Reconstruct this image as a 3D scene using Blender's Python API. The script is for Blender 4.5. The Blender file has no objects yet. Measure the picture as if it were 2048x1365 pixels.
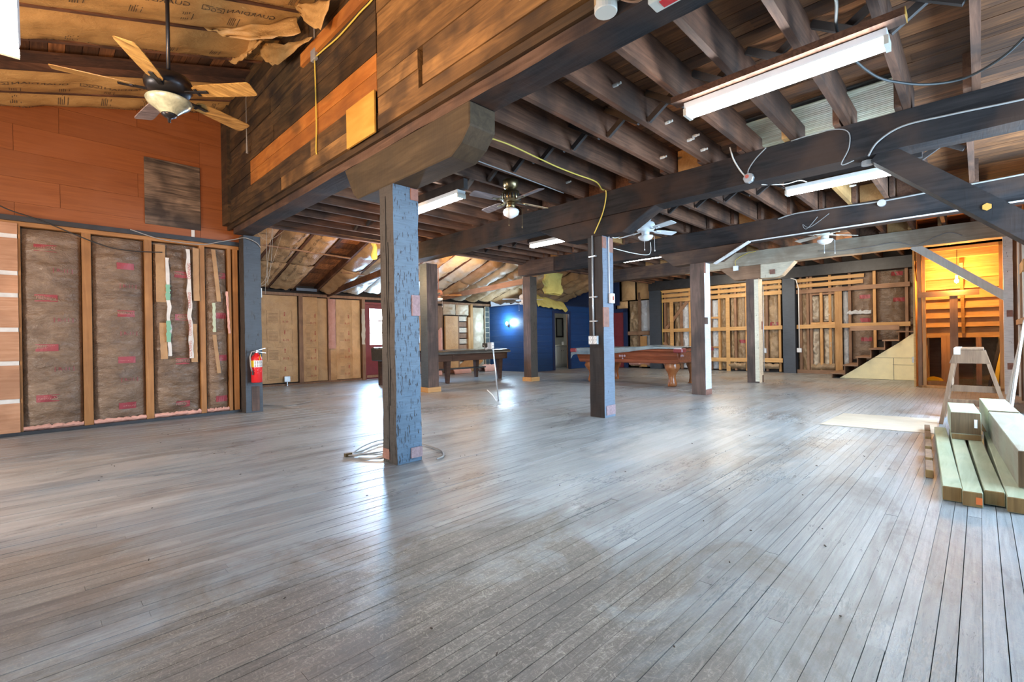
import bpy, bmesh, math, random
from mathutils import Vector, Matrix, noise
C = bpy.context.scene.collection
PI = math.pi
rnd = random.Random(7)

# ------------------------------------------------------------------ camera
cam_d = bpy.data.cameras.new('camera'); cam = bpy.data.objects.new('camera', cam_d); C.objects.link(cam)
cam_d.sensor_width = 36.0; cam_d.lens = 947.9 / 2048 * 36.0; cam_d.clip_start = 0.02
YAW, PITCH, ROLL = math.radians(44.64), math.radians(-0.057), math.radians(0.9456)
cy_, sy_ = math.cos(YAW), math.sin(YAW)
fwd = Vector((cy_, sy_, 0)); rgt = Vector((sy_, -cy_, 0)); dwn = Vector((0, 0, -1))
f2 = fwd * math.cos(PITCH) - dwn * math.sin(PITCH); d2 = dwn * math.cos(PITCH) + fwd * math.sin(PITCH)
r3 = rgt * math.cos(ROLL) + d2 * math.sin(ROLL); d3 = d2 * math.cos(ROLL) - rgt * math.sin(ROLL)
up = -d3; back = -f2
cam.matrix_world = Matrix(((r3.x, up.x, back.x, 0), (r3.y, up.y, back.y, 0), (r3.z, up.z, back.z, 1.04), (0, 0, 0, 1)))
bpy.context.scene.camera = cam

# ------------------------------------------------------------------ world, lights, exposure
w = bpy.data.worlds.new('world'); bpy.context.scene.world = w; w.use_nodes = True
bg = w.node_tree.nodes['Background']; bg.inputs[0].default_value = (0.62, 0.79, 1.0, 1); bg.inputs[1].default_value = 0.42
vs = bpy.context.scene.view_settings
vs.view_transform = 'Standard'; vs.look = 'None'; vs.gamma = 1.0; vs.use_curve_mapping = False; vs.exposure = 0.95

def area(name, loc, target, sx, sy, power, color, spread=PI):
    l = bpy.data.lights.new(name, 'AREA'); l.shape = 'RECTANGLE'; l.size = sx; l.size_y = sy; l.energy = power; l.color = color; l.spread = spread
    o = bpy.data.objects.new(name, l); C.objects.link(o); o.location = loc
    o.rotation_euler = (Vector(target) - Vector(loc)).to_track_quat('-Z', 'Y').to_euler()
    return o
def point(name, loc, power, color, r=0.05):
    l = bpy.data.lights.new(name, 'POINT'); l.energy = power; l.color = color; l.shadow_soft_size = r
    o = bpy.data.objects.new(name, l); C.objects.link(o); o.location = loc
    return o
# added daylight from unseen openings on the right side, outside the frame
for x, p in ((2.2, 14), (4.9, 110), (7.4, 215)):
    area('added_daylight_right', (x, -1.3, 1.55), (x + 0.6, 6, 0.8), 1.6, 1.7, p, (0.50, 0.75, 1.0))
# fill lights added out of view, behind and left of the camera
area('added_fill_behind', (-3.2, 0.2, 1.7), (5, 6, 1.0), 2.6, 2.0, 22, (0.60, 0.80, 1.0))
area('added_fill_left', (-3.4, 5.3, 1.2), (3, 4.4, -0.4), 1.1, 1.9, 140, (1.0, 0.88, 0.76))  # warm light added to brighten the left floor
# daylight behind the glass of the red door in the back wall
area('daylight_door', (7.1, 12.75, 1.5), (4.6, 6.5, 0.0), 0.62, 1.05, 230, (0.36, 0.64, 1.0))
# warm spot added out of view behind the camera, aimed up the left bay
wl_ = bpy.data.lights.new('added_warm_spot', 'SPOT'); wl_.energy = 440; wl_.color = (1.0, 0.53, 0.19); wl_.spot_size = math.radians(112); wl_.spot_blend = 0.7; wl_.shadow_soft_size = 0.12
wo = bpy.data.objects.new('added_warm_spot', wl_); C.objects.link(wo); wo.location = (-1.3, 2.2, 1.5); wo.rotation_euler = (Vector((1.9, 5.0, 3.8)) - Vector((-1.3, 2.2, 1.5))).to_track_quat('-Z', 'Y').to_euler()
# lights added out of sight among the joists to brighten the rear
point('added_stair_light', (13.2, 5.2, 2.86), 130, (1.0, 0.86, 0.66), 0.8)
point('added_stair_light', (12.9, 2.3, 2.86), 105, (1.0, 0.86, 0.66), 0.8)

# ------------------------------------------------------------------ node helpers
class N:
    def __init__(s, name):
        s.m = bpy.data.materials.new(name); s.m.use_nodes = True; s.t = s.m.node_tree
        s.b = s.t.nodes['Principled BSDF']; s.out = s.t.nodes['Material Output']
    def n(s, typ, **kw):
        o = s.t.nodes.new(typ)
        for k, v in kw.items(): setattr(o, k, v)
        return o
    def l(s, a, b): s.t.links.new(a, b)
    def pos(s, scale=(1, 1, 1), jitter=True):
        g = s.n('ShaderNodeNewGeometry'); v = g.outputs['Position']
        if jitter:
            oi = s.n('ShaderNodeObjectInfo'); mm = s.n('ShaderNodeMath', operation='MULTIPLY'); s.l(oi.outputs['Random'], mm.inputs[0]); mm.inputs[1].default_value = 41.0
            ad = s.n('ShaderNodeVectorMath', operation='ADD'); s.l(v, ad.inputs[0]); s.l(mm.outputs[0], ad.inputs[1]); v = ad.outputs[0]
        mp = s.n('ShaderNodeMapping'); s.l(v, mp.inputs['Vector']); mp.inputs['Scale'].default_value = scale
        return mp.outputs[0]
    def noise(s, vec, scale=1, detail=5, rough=0.6, dist=0.0):
        o = s.n('ShaderNodeTexNoise'); s.l(vec, o.inputs['Vector']); o.inputs['Scale'].default_value = scale
        o.inputs['Detail'].default_value = detail; o.inputs['Roughness'].default_value = rough; o.inputs['Distortion'].default_value = dist
        return o.outputs['Fac']
    def ramp(s, fac, stops):
        o = s.n('ShaderNodeValToRGB'); s.l(fac, o.inputs[0]); e = o.color_ramp.elements
        while len(e) < len(stops): e.new(0.5)
        for i, (p, c) in enumerate(stops):
            e[i].position = p; e[i].color = (c[0], c[1], c[2], 1) if not isinstance(c, (int, float)) else (c, c, c, 1)
        return o.outputs[0]
    def mix(s, fac, a, b, mode='MIX'):
        o = s.n('ShaderNodeMix', data_type='RGBA', blend_type=mode)
        for sock, v in ((o.inputs[0], fac), (o.inputs[6], a), (o.inputs[7], b)):
            if isinstance(v, (int, float)): sock.default_value = v
            elif isinstance(v, tuple): sock.default_value = (*v[:3], 1)
            else: s.l(v, sock)
        return o.outputs[2]
    def math(s, op, a, b=0.5):
        o = s.n('ShaderNodeMath', operation=op)
        for i, v in enumerate((a, b)):
            if isinstance(v, (int, float)): o.inputs[i].default_value = v
            else: s.l(v, o.inputs[i])
        return o.outputs[0]
    def bump(s, h, strength=0.3, dist=0.01):
        o = s.n('ShaderNodeBump'); s.l(h, o.inputs['Height']); o.inputs['Strength'].default_value = strength; o.inputs['Distance'].default_value = dist
        s.l(o.outputs[0], s.b.inputs['Normal'])
    def set(s, **kw):
        for k, v in kw.items():
            i = s.b.inputs[k.replace('_', ' ')]
            if isinstance(v, (int, float)): i.default_value = v
            elif isinstance(v, tuple): i.default_value = (*v[:3], 1)
            else: s.l(v, i)
    def varied(s, col, lo=0.75, hi=1.25):
        oi = s.n('ShaderNodeObjectInfo'); mr = s.n('ShaderNodeMapRange'); s.l(oi.outputs['Random'], mr.inputs[0]); mr.inputs[3].default_value = lo; mr.inputs[4].default_value = hi
        hv = s.n('ShaderNodeHueSaturation'); s.l(col, hv.inputs['Color']); s.l(mr.outputs[0], hv.inputs['Value'])
        return hv.outputs[0]

def wood(name, c1, c2, axis='x', rough=0.6, vary=(0.75, 1.25), stain=None, stain_amt=0.5, bump=0.35, fine=26, saw=False):
    m = N(name); sc = {'x': (1.6, fine, fine), 'y': (fine, 1.6, fine), 'z': (fine, fine, 1.6)}[axis]
    v = m.pos(sc); a = m.noise(v, 1.0, 7, 0.62, 0.9)
    col = m.ramp(a, [(0.30, c1), (0.52, [(p + q) / 2 for p, q in zip(c1, c2)]), (0.72, c2)])
    kn = m.noise(m.pos((2.2, 2.2, 2.2)), 1.0, 3, 0.5, 0.4)
    if stain: col = m.mix(m.math('MULTIPLY', m.ramp(kn, [(0.42, 0.0), (0.66, 1.0)]), stain_amt), col, stain)
    col = m.varied(col, *vary)
    m.set(Base_Color=col, Roughness=rough, Specular_IOR_Level=0.22 if saw else 0.4)
    h = a
    if saw:
        sv = m.pos({'x': (60, 6, 6), 'y': (6, 60, 6), 'z': (6, 6, 60)}[axis]); h = m.math('ADD', a, m.math('MULTIPLY', m.noise(sv, 1.0, 2, 0.5, 0.3), 0.7))
    m.bump(h, bump, 0.006)
    return m.m
def plain(name, col, rough=0.5, metal=0.0, nz=0.0, nscale=8, bump=0.0, bscale=60):
    m = N(name)
    if nz:
        a = m.noise(m.pos(), nscale, 5, 0.6, 0.3)
        c = m.ramp(a, [(0.3, [x * (1 - nz) for x in col]), (0.7, [min(1, x * (1 + nz)) for x in col])]); m.set(Base_Color=c)
    else: m.set(Base_Color=tuple(col))
    m.set(Roughness=rough, Metallic=metal)
    if bump: m.bump(m.noise(m.pos(), bscale, 4, 0.6), bump, 0.004)
    return m.m
def emit(name, col, strength):
    m = N(name); m.set(Base_Color=tuple(col), Emission_Color=tuple(col), Emission_Strength=strength, Roughness=0.4)
    return m.m
def painted(name, paint, pits, pit_lo, pit_hi, rough=0.55, axis='z', speck=38, patch=None, varyc=0.15):
    """old timber whose paint has flaked off along the grain"""
    m = N(name); sc = (speck, speck, speck * 0.20)
    a = m.noise(m.pos(sc, False), 1.0, 4, 0.55, 0.5)
    saw = m.noise(m.pos((9, 9, 95), False), 1.0, 3, 0.5, 0.6)
    big = m.noise(m.pos((1.6, 1.6, 0.9), False), 1.0, 4, 0.6, 0.5)
    base = m.ramp(big, [(0.3, [x * (1 - varyc) for x in paint]), (0.7, [min(1, x * (1 + varyc)) for x in paint])])
    base = m.mix(m.math('MULTIPLY', m.ramp(saw, [(0.35, 1.0), (0.6, 0.0)]), 0.35), base, tuple(x * 0.45 for x in paint))
    f = m.ramp(m.math('ADD', a, m.math('MULTIPLY', m.math('SUBTRACT', big, 0.5), 0.35)), [(pit_lo, 1.0), (pit_hi, 0.0)])
    m.set(Base_Color=m.mix(f, base, pits), Roughness=rough)
    m.bump(m.math('SUBTRACT', m.math('MULTIPLY', saw, 0.5), m.math('MULTIPLY', f, 1.0)), 0.5, 0.008)
    return m.m
def papery(name, col, dark, rough=0.45, wr=0.7, scale=(7, 7, 7), vary=(0.85, 1.15), fine=30):
    m = N(name); a = m.noise(m.pos(scale), 1.0, 6, 0.62, 1.6); b = m.noise(m.pos((fine, fine, fine)), 1.0, 3, 0.6, 1.0)
    c = m.ramp(m.noise(m.pos((3, 3, 3)), 1.0, 5, 0.65, 0.8), [(0.28, dark), (0.62, col)])
    m.set(Base_Color=m.varied(c, *vary), Roughness=rough)
    m.bump(m.math('ADD', a, m.math('MULTIPLY', b, 0.3)), wr, 0.02)
    return m.m

M = {}
def floor_mat():
    m = N('worn_floorboard')
    g = m.noise(m.pos((2.6, 55, 40)), 1.0, 7, 0.68, 0.6)
    col = m.ramp(g, [(0.26, (0.13, 0.143, 0.152)), (0.5, (0.23, 0.248, 0.262)), (0.74, (0.315, 0.335, 0.35))])
    # scuffs, scrapes and wear, with foreground shade and light patches painted in
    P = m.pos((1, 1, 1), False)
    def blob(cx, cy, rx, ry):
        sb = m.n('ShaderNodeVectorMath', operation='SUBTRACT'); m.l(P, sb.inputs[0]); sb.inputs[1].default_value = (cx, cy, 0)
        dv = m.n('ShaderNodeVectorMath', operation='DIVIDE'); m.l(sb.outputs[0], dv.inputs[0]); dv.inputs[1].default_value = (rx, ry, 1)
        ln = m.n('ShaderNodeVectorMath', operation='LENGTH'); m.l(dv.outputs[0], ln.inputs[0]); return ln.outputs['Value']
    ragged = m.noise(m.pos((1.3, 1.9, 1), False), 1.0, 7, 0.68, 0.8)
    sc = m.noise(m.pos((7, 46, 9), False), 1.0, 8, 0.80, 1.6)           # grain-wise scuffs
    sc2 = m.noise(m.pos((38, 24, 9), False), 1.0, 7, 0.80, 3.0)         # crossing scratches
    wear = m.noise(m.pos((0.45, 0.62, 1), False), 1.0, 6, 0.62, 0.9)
    def ragged_blob(d): return m.ramp(m.math('ADD', d, m.math('MULTIPLY', m.math('SUBTRACT', ragged, 0.5), 2.6)), [(0.55, 1.0), (1.05, 0.0)])
    wear_and_shade = m.math('MAXIMUM', ragged_blob(blob(0.9, 1.3, 1.5, 1.2)), m.math('MULTIPLY', ragged_blob(blob(-0.2, 2.9, 0.9, 0.9)), 0.8))  # foreground wear; the dimness there is put into the brown too
    pale = m.math('MAXIMUM', ragged_blob(blob(0.1, 4.2, 0.9, 0.7)), m.math('MAXIMUM', ragged_blob(blob(0.2, 5.6, 1.0, 0.7)), ragged_blob(blob(4.6, 2.0, 1.4, 0.9))))  # pale blobs stand for patches of light, painted on the boards
    col = m.mix(m.math('MULTIPLY', wear_and_shade, 0.88), col, (0.115, 0.085, 0.063))
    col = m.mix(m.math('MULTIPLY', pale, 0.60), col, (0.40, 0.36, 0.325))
    s1 = m.ramp(sc, [(0.50, 0.0), (0.62, 1.0)]); s2 = m.ramp(sc2, [(0.53, 0.0), (0.62, 1.0)])
    tr = m.math('ADD', m.math('MULTIPLY', wear_and_shade, 0.55), m.math('MULTIPLY', m.ramp(ragged, [(0.42, 0.0), (0.62, 1.0)]), 0.45))
    col = m.mix(m.math('MULTIPLY', s1, m.math('ADD', m.math('MULTIPLY', tr, 0.45), 0.15)), col, (0.43, 0.39, 0.345))
    col = m.mix(m.math('MULTIPLY', s2, m.math('MULTIPLY', tr, 0.85)), col, (0.47, 0.42, 0.34))
    dk = m.ramp(m.noise(m.pos((0.8, 2.2, 1), False), 1.0, 8, 0.72, 1.0), [(0.36, 1.0), (0.50, 0.0)])
    col = m.mix(m.math('MULTIPLY', dk, 0.55), col, (0.07, 0.062, 0.06))
    rust = m.ramp(m.math('ADD', m.math('MULTIPLY', m.noise(m.pos((0.30, 0.42, 1), False), 1.0, 5, 0.6, 0.4), 0.8), m.math('MULTIPLY', sc, 0.25)), [(0.52, 0.0), (0.66, 1.0)])
    col = m.mix(m.math('MULTIPLY', rust, 0.5), col, (0.24, 0.135, 0.075))
    dirt = m.ramp(m.noise(m.pos((26, 26, 26), False), 1.0, 3, 0.6, 0.2), [(0.215, 1.0), (0.26, 0.0)])
    col = m.mix(m.math('MULTIPLY', dirt, 0.7), col, (0.05, 0.035, 0.025))
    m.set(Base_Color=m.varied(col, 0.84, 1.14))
    r = m.math('ADD', m.ramp(m.math('ADD', wear, m.math('MULTIPLY', m.math('SUBTRACT', sc, 0.5), 0.6)), [(0.30, 0.24), (0.75, 0.46)]), m.math('MULTIPLY', wear_and_shade, 0.16))
    m.set(Roughness=r, Specular_IOR_Level=0.75)
    m.bump(m.math('ADD', g, m.math('ADD', m.math('MULTIPLY', sc, 0.8), m.math('MULTIPLY', sc2, 0.5))), 0.25, 0.004)
    return m.m
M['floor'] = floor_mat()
M['subfloor'] = plain('dark_gap', (0.035, 0.028, 0.024), 0.9)
M['joist'] = wood('old_joist', (0.070, 0.028, 0.014), (0.195, 0.090, 0.050), 'x', 0.85, (0.65, 1.3), (0.026, 0.015, 0.011), 0.75, 0.3)
M['joist_new'] = wood('newer_joist', (0.36, 0.18, 0.06), (0.52, 0.29, 0.11), 'x', 0.65, (0.9, 1.1), (0.10, 0.06, 0.03), 0.4)
M['deck'] = wood('deck_board', (0.080, 0.028, 0.009), (0.30, 0.118, 0.040), 'y', 0.8, (0.35, 1.55), (0.035, 0.018, 0.012), 0.65)
M['bead'] = wood('pale_green_slat', (0.25, 0.265, 0.20), (0.42, 0.41, 0.31), 'y', 0.6, (0.85, 1.12), (0.20, 0.15, 0.09), 0.6)
M['brace'] = plain('dark_bridging', (0.032, 0.024, 0.022), 0.75, 0, 0.3)
M['beam'] = wood('black_timber', (0.008, 0.0075, 0.009), (0.029, 0.026, 0.027), 'y', 0.75, (0.9, 1.1), (0.065, 0.036, 0.024), 0.7, 0.5, 20, True)
M['beam_brown'] = wood('brown_timber', (0.055, 0.030, 0.020), (0.14, 0.085, 0.058), 'y', 0.6, (0.9, 1.1), (0.028, 0.023, 0.024), 0.7, 0.5, 20, True)
M['beam_grey'] = wood('grey_washed_timber', (0.30, 0.255, 0.195), (0.48, 0.415, 0.325), 'y', 0.65, (0.95, 1.05), (0.20, 0.15, 0.105), 0.6, 0.4, 20, True)
M['post_dark'] = painted('dark_post_face', (0.046, 0.041, 0.036), (0.018, 0.013, 0.010), 0.36, 0.42, 0.62)
M['post_brown'] = wood('brown_post_face', (0.055, 0.038, 0.032), (0.15, 0.098, 0.08), 'z', 0.6, (0.9, 1.1), (0.03, 0.026, 0.026), 0.6, 0.5, 20, True)
M['post_blue'] = painted('blue_lit_grey_paint', (0.088, 0.145, 0.215), (0.018, 0.020, 0.026), 0.375, 0.41, 0.5, 'z', 70)  # grey paint with blue daylight partly put into the colour
M['post_slate'] = painted('slate_face', (0.062, 0.080, 0.10), (0.03, 0.03, 0.035), 0.28, 0.33, 0.5)
M['bolster'] = wood('olive_brown_bolster', (0.040, 0.029, 0.017), (0.082, 0.060, 0.036), 'y', 0.7, (1, 1), (0.035, 0.028, 0.02), 0.6, 0.4, 18, True)
M['post_blue2'] = painted('smooth_blue_lit_grey_paint', (0.15, 0.19, 0.25), (0.05, 0.05, 0.06), 0.27, 0.31, 0.5)  # some of the daylight's blue is mixed into this grey as well
M['post_white'] = painted('white_paint', (0.66, 0.66, 0.66), (0.17, 0.12, 0.10), 0.27, 0.31, 0.5)
M['post_cream'] = painted('cream_paint', (0.70, 0.64, 0.50), (0.25, 0.15, 0.08), 0.28, 0.33, 0.5)
M['bare'] = plain('bare_reddish_wood', (0.24, 0.115, 0.085), 0.7, 0, 0.25, 14, 0.4)
M['bare_pink'] = plain('bare_pinkish_wood', (0.30, 0.20, 0.21), 0.7, 0, 0.25, 30, 0.4)
M['stud'] = wood('yellow_pine_stud', (0.44, 0.225, 0.075), (0.62, 0.36, 0.15), 'z', 0.6, (0.8, 1.15), (0.25, 0.11, 0.03), 0.35)
M['stud_left'] = wood('orange_brown_stud', (0.27, 0.115, 0.032), (0.42, 0.20, 0.068), 'z', 0.6, (0.85, 1.15), (0.13, 0.055, 0.018), 0.4)
M['plate_left'] = wood('orange_brown_plate', (0.27, 0.115, 0.032), (0.42, 0.20, 0.068), 'x', 0.6, (0.85, 1.15), (0.13, 0.055, 0.018), 0.4)
M['rail'] = wood('pine_rail', (0.48, 0.26, 0.09), (0.66, 0.40, 0.17), 'y', 0.6, (0.85, 1.1), (0.28, 0.14, 0.05), 0.3)
M['railx'] = wood('pine_rail_lengthwise', (0.44, 0.225, 0.075), (0.62, 0.36, 0.15), 'x', 0.6, (0.85, 1.1), (0.28, 0.14, 0.05), 0.3)
M['oldstud'] = wood('aged_brown_stud', (0.19, 0.10, 0.055), (0.33, 0.19, 0.11), 'z', 0.65, (0.75, 1.2), (0.10, 0.05, 0.03), 0.5)
M['oldrail'] = wood('aged_brown_rail', (0.24, 0.13, 0.075), (0.38, 0.23, 0.14), 'y', 0.65, (0.8, 1.15), (0.12, 0.06, 0.03), 0.5)
M['orange'] = wood('orange_stained_board', (0.195, 0.053, 0.011), (0.28, 0.086, 0.021), 'x', 0.5, (0.92, 1.06), (0.26, 0.085, 0.03), 0.5, 0.12)
M['chinkboard'] = wood('orange_log_board', (0.40, 0.19, 0.095), (0.58, 0.32, 0.19), 'x', 0.6, (0.85, 1.1), (0.22, 0.10, 0.05), 0.5)
M['chink'] = plain('white_chinking', (0.60, 0.58, 0.55), 0.85, 0, 0.12)
M['black'] = plain('black_paint', (0.020, 0.022, 0.027), 0.45, 0, 0.3)
M['plank'] = wood('weathered_wall_plank', (0.095, 0.047, 0.016), (0.30, 0.155, 0.050), 'y', 0.68, (0.6, 1.25), (0.030, 0.018, 0.010), 0.75, 0.4, 18)
M['plank_dark'] = wood('sooty_wall_plank', (0.026, 0.016, 0.008), (0.125, 0.068, 0.027), 'y', 0.62, (0.7, 1.3), (0.013, 0.010, 0.009), 0.8, 0.4, 18)
M['plank_orange'] = wood('fresh_orange_plank', (0.33, 0.105, 0.018), (0.52, 0.20, 0.04), 'y', 0.6, (0.85, 1.15), (0.14, 0.05, 0.02), 0.5, 0.3, 14)
M['ply'] = wood('yellow_plywood', (0.46, 0.23, 0.035), (0.60, 0.34, 0.07), 'y', 0.6, (0.95, 1.05), (0.38, 0.18, 0.025), 0.3, 0.15, 7)
M['ply_dark'] = wood('sooty_plywood', (0.018, 0.013, 0.010), (0.33, 0.225, 0.155), 'x', 0.7, (1, 1), (0.018, 0.012, 0.010), 0.85, 0.3, 22)
M['ply_floor'] = wood('pale_floor_plywood', (0.40, 0.32, 0.24), (0.54, 0.45, 0.35), 'y', 0.55, (1, 1), (0.34, 0.27, 0.20), 0.4, 0.1, 9)
M['kraft'] = papery('kraft_paper', (0.52, 0.30, 0.105), (0.37, 0.20, 0.065), 0.5, 0.5, (2.2, 9, 9))
M['kraft_y'] = papery('kraft_paper_roof', (0.48, 0.315, 0.17), (0.31, 0.19, 0.095), 0.5, 0.8, (10, 3, 10))
M['kraft_w'] = papery('pale_paper_facing', (0.62, 0.545, 0.42), (0.47, 0.39, 0.28), 0.42, 0.6, (9, 2.4, 9))
M['kraft_wall'] = papery('tan_wall_paper', (0.58, 0.355, 0.165), (0.44, 0.255, 0.11), 0.5, 0.8, (6, 6, 6))
M['kraft_strip'] = papery('brown_paper_strip', (0.40, 0.235, 0.105), (0.30, 0.16, 0.065), 0.6, 0.4, (5, 5, 5))
M['brownpaper'] = papery('brown_glossy_facing', (0.185, 0.122, 0.080), (0.10, 0.064, 0.042), 0.26, 1.0, (6, 6, 13))
M['rearpaper'] = papery('brown_crumpled_facing', (0.36, 0.25, 0.145), (0.19, 0.12, 0.06), 0.30, 1.0, (9, 9, 9))
M['palepaper'] = papery('grey_tan_facing', (0.56, 0.49, 0.38), (0.40, 0.33, 0.25), 0.34, 0.9, (8, 8, 8))
M['pink'] = papery('pink_wool', (0.66, 0.36, 0.29), (0.50, 0.25, 0.20), 0.9, 0.8, (16, 16, 16))
M['yellow_wool'] = papery('yellow_wool', (0.60, 0.51, 0.15), (0.42, 0.34, 0.09), 0.9, 0.9, (16, 16, 16))
def foil():
    m = N('silver_foil'); a = m.noise(m.pos((14, 14, 20)), 1.0, 5, 0.7, 2.2)
    m.set(Base_Color=(0.86, 0.90, 0.94), Metallic=0.25, Roughness=0.30); m.bump(a, 1.0, 0.05); return m.m
M['foil'] = foil()
M['ink'] = plain('dark_print', (0.07, 0.05, 0.035), 0.7)
M['redink'] = plain('red_print', (0.42, 0.09, 0.06), 0.7)
M['pinklabel'] = plain('pink_red_label', (0.26, 0.04, 0.05), 0.45, 0, 0.15)
M['palepink'] = plain('pale_pink_lettering', (0.42, 0.19, 0.17), 0.5)
M['white'] = plain('white_enamel', (0.78, 0.79, 0.80), 0.35)
M['offwhite'] = plain('aged_white_plastic', (0.66, 0.63, 0.55), 0.4)
M['greybox'] = plain('galvanised_steel', (0.50, 0.52, 0.54), 0.35, 0.6, 0.1, 20)
M['darkmetal'] = plain('dark_bronze', (0.030, 0.028, 0.030), 0.32, 0.7)
M['brass'] = plain('antique_brass', (0.22, 0.17, 0.09), 0.28, 0.9)
M['chrome'] = plain('chrome', (0.75, 0.75, 0.76), 0.2, 1.0)
M['rubber'] = plain('black_rubber', (0.02, 0.02, 0.02), 0.6)
M['cable_white'] = plain('white_cable', (0.72, 0.70, 0.66), 0.5)
M['cable_yellow'] = plain('yellow_cable', (0.66, 0.48, 0.08), 0.5)
M['cable_grey'] = plain('grey_cable', (0.27, 0.26, 0.25), 0.5)
M['string'] = plain('pale_string', (0.60, 0.54, 0.45), 0.8)
M['red'] = plain('glossy_red', (0.60, 0.018, 0.022), 0.25)
M['yellow'] = plain('yellow_paint', (0.80, 0.56, 0.02), 0.45)
M['blade_oak'] = wood('oak_blade', (0.13, 0.06, 0.012), (0.50, 0.29, 0.085), 'x', 0.45, (0.95, 1.05), None, 0, 0.1, 40)
M['blade_grey'] = wood('dark_blade', (0.10, 0.075, 0.08), (0.34, 0.27, 0.26), 'x', 0.45, (0.95, 1.05), None, 0, 0.1, 24)
M['bowl'] = plain('alabaster_glass', (0.27, 0.275, 0.19), 0.25, 0, 0.4, 16)
M['milk'] = plain('milk_glass', (0.80, 0.80, 0.80), 0.2)
M['tube'] = emit('fluorescent_tube', (0.86, 0.95, 1.0), 60)
M['bulb'] = emit('bare_bulb', (1.0, 0.72, 0.30), 90)
M['sconce'] = emit('wall_light_glass', (0.85, 0.95, 1.0), 25)
M['sky'] = emit('bright_daylight', (0.90, 0.96, 1.0), 6)
M['blue'] = wood('navy_painted_board', (0.009, 0.042, 0.14), (0.014, 0.06, 0.19), 'x', 0.38, (0.92, 1.08), None, 0, 0.08)
M['bluedark'] = plain('navy_paint', (0.008, 0.022, 0.075), 0.45)
M['reddoor'] = plain('maroon_paint', (0.19, 0.028, 0.035), 0.4, 0, 0.1)
M['bathwall'] = plain('pale_bathroom_wall', (0.58, 0.58, 0.52), 0.6)
M['vanity'] = plain('white_cabinet_paint', (0.68, 0.66, 0.60), 0.4)
M['mirror'] = plain('mirror_glass', (0.35, 0.36, 0.36), 0.05, 1.0)
M['glass'] = None
def glassmat():
    m = N('window_glass'); t = m.n('ShaderNodeBsdfTransparent'); g = m.n('ShaderNodeBsdfGlossy'); g.inputs['Roughness'].default_value = 0.03
    mx = m.n('ShaderNodeMixShader'); mx.inputs[0].default_value = 0.07; m.l(t.outputs[0], mx.inputs[1]); m.l(g.outputs[0], mx.inputs[2]); m.l(mx.outputs[0], m.out.inputs['Surface']); return m.m
M['glass'] = glassmat()
M['cream'] = plain('cream_foam_board', (0.86, 0.76, 0.45), 0.6, 0, 0.05)
M['mahogany'] = wood('red_mahogany', (0.11, 0.028, 0.012), (0.27, 0.075, 0.03), 'y', 0.25, (0.95, 1.05), None, 0, 0.05)
M['mahogany_leg'] = plain('varnished_mahogany', (0.28, 0.095, 0.03), 0.25, 0, 0.2)
M['walnut'] = wood('dark_walnut', (0.035, 0.018, 0.013), (0.10, 0.052, 0.036), 'x', 0.35, (0.95, 1.05), None, 0, 0.08)
M['tarp'] = papery('slate_vinyl_cover', (0.16, 0.20, 0.22), (0.09, 0.115, 0.13), 0.22, 0.35, (5, 5, 5))
M['tarp_dark'] = papery('black_vinyl_cover', (0.055, 0.06, 0.06), (0.03, 0.033, 0.034), 0.22, 0.35, (5, 5, 5))
M['treated'] = wood('green_treated_lumber', (0.22, 0.24, 0.145), (0.35, 0.345, 0.235), 'x', 0.65, (0.9, 1.1), (0.42, 0.36, 0.22), 0.4, 0.25, 14)
M['treated_grey'] = wood('weathered_treated_lumber', (0.19, 0.15, 0.105), (0.30, 0.25, 0.185), 'x', 0.65, (0.9, 1.1), (0.25, 0.27, 0.195), 0.6, 0.25, 14)
M['endgrain'] = wood('cut_end_grain', (0.15, 0.085, 0.028), (0.27, 0.165, 0.06), 'z', 0.75, (0.85, 1.15), (0.09, 0.05, 0.02), 0.4, 0.3, 40)
M['endgrain_dark'] = wood('dark_cut_end_grain', (0.055, 0.032, 0.013), (0.135, 0.083, 0.038), 'z', 0.75, (0.9, 1.1), (0.16, 0.11, 0.06), 0.4, 0.4, 40)
M['sawhorse'] = wood('weathered_sawhorse_wood', (0.105, 0.052, 0.026), (0.24, 0.135, 0.075), 'z', 0.7, (0.85, 1.15), (0.11, 0.06, 0.04), 0.4)
M['whitewood'] = wood('whitewashed_board', (0.60, 0.57, 0.52), (0.74, 0.71, 0.66), 'z', 0.6, (0.92, 1.05), (0.45, 0.40, 0.34), 0.35, 0.2)
M['closet_board'] = wood('bare_yellow_board', (0.50, 0.27, 0.08), (0.72, 0.45, 0.17), 'y', 0.6, (0.9, 1.1), (0.30, 0.14, 0.04), 0.35)
M['orangelabel'] = plain('orange_label', (0.70, 0.16, 0.03), 0.5)
M['greytile'] = plain('dark_tile', (0.055, 0.07, 0.075), 0.4, 0, 0.3)

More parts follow.
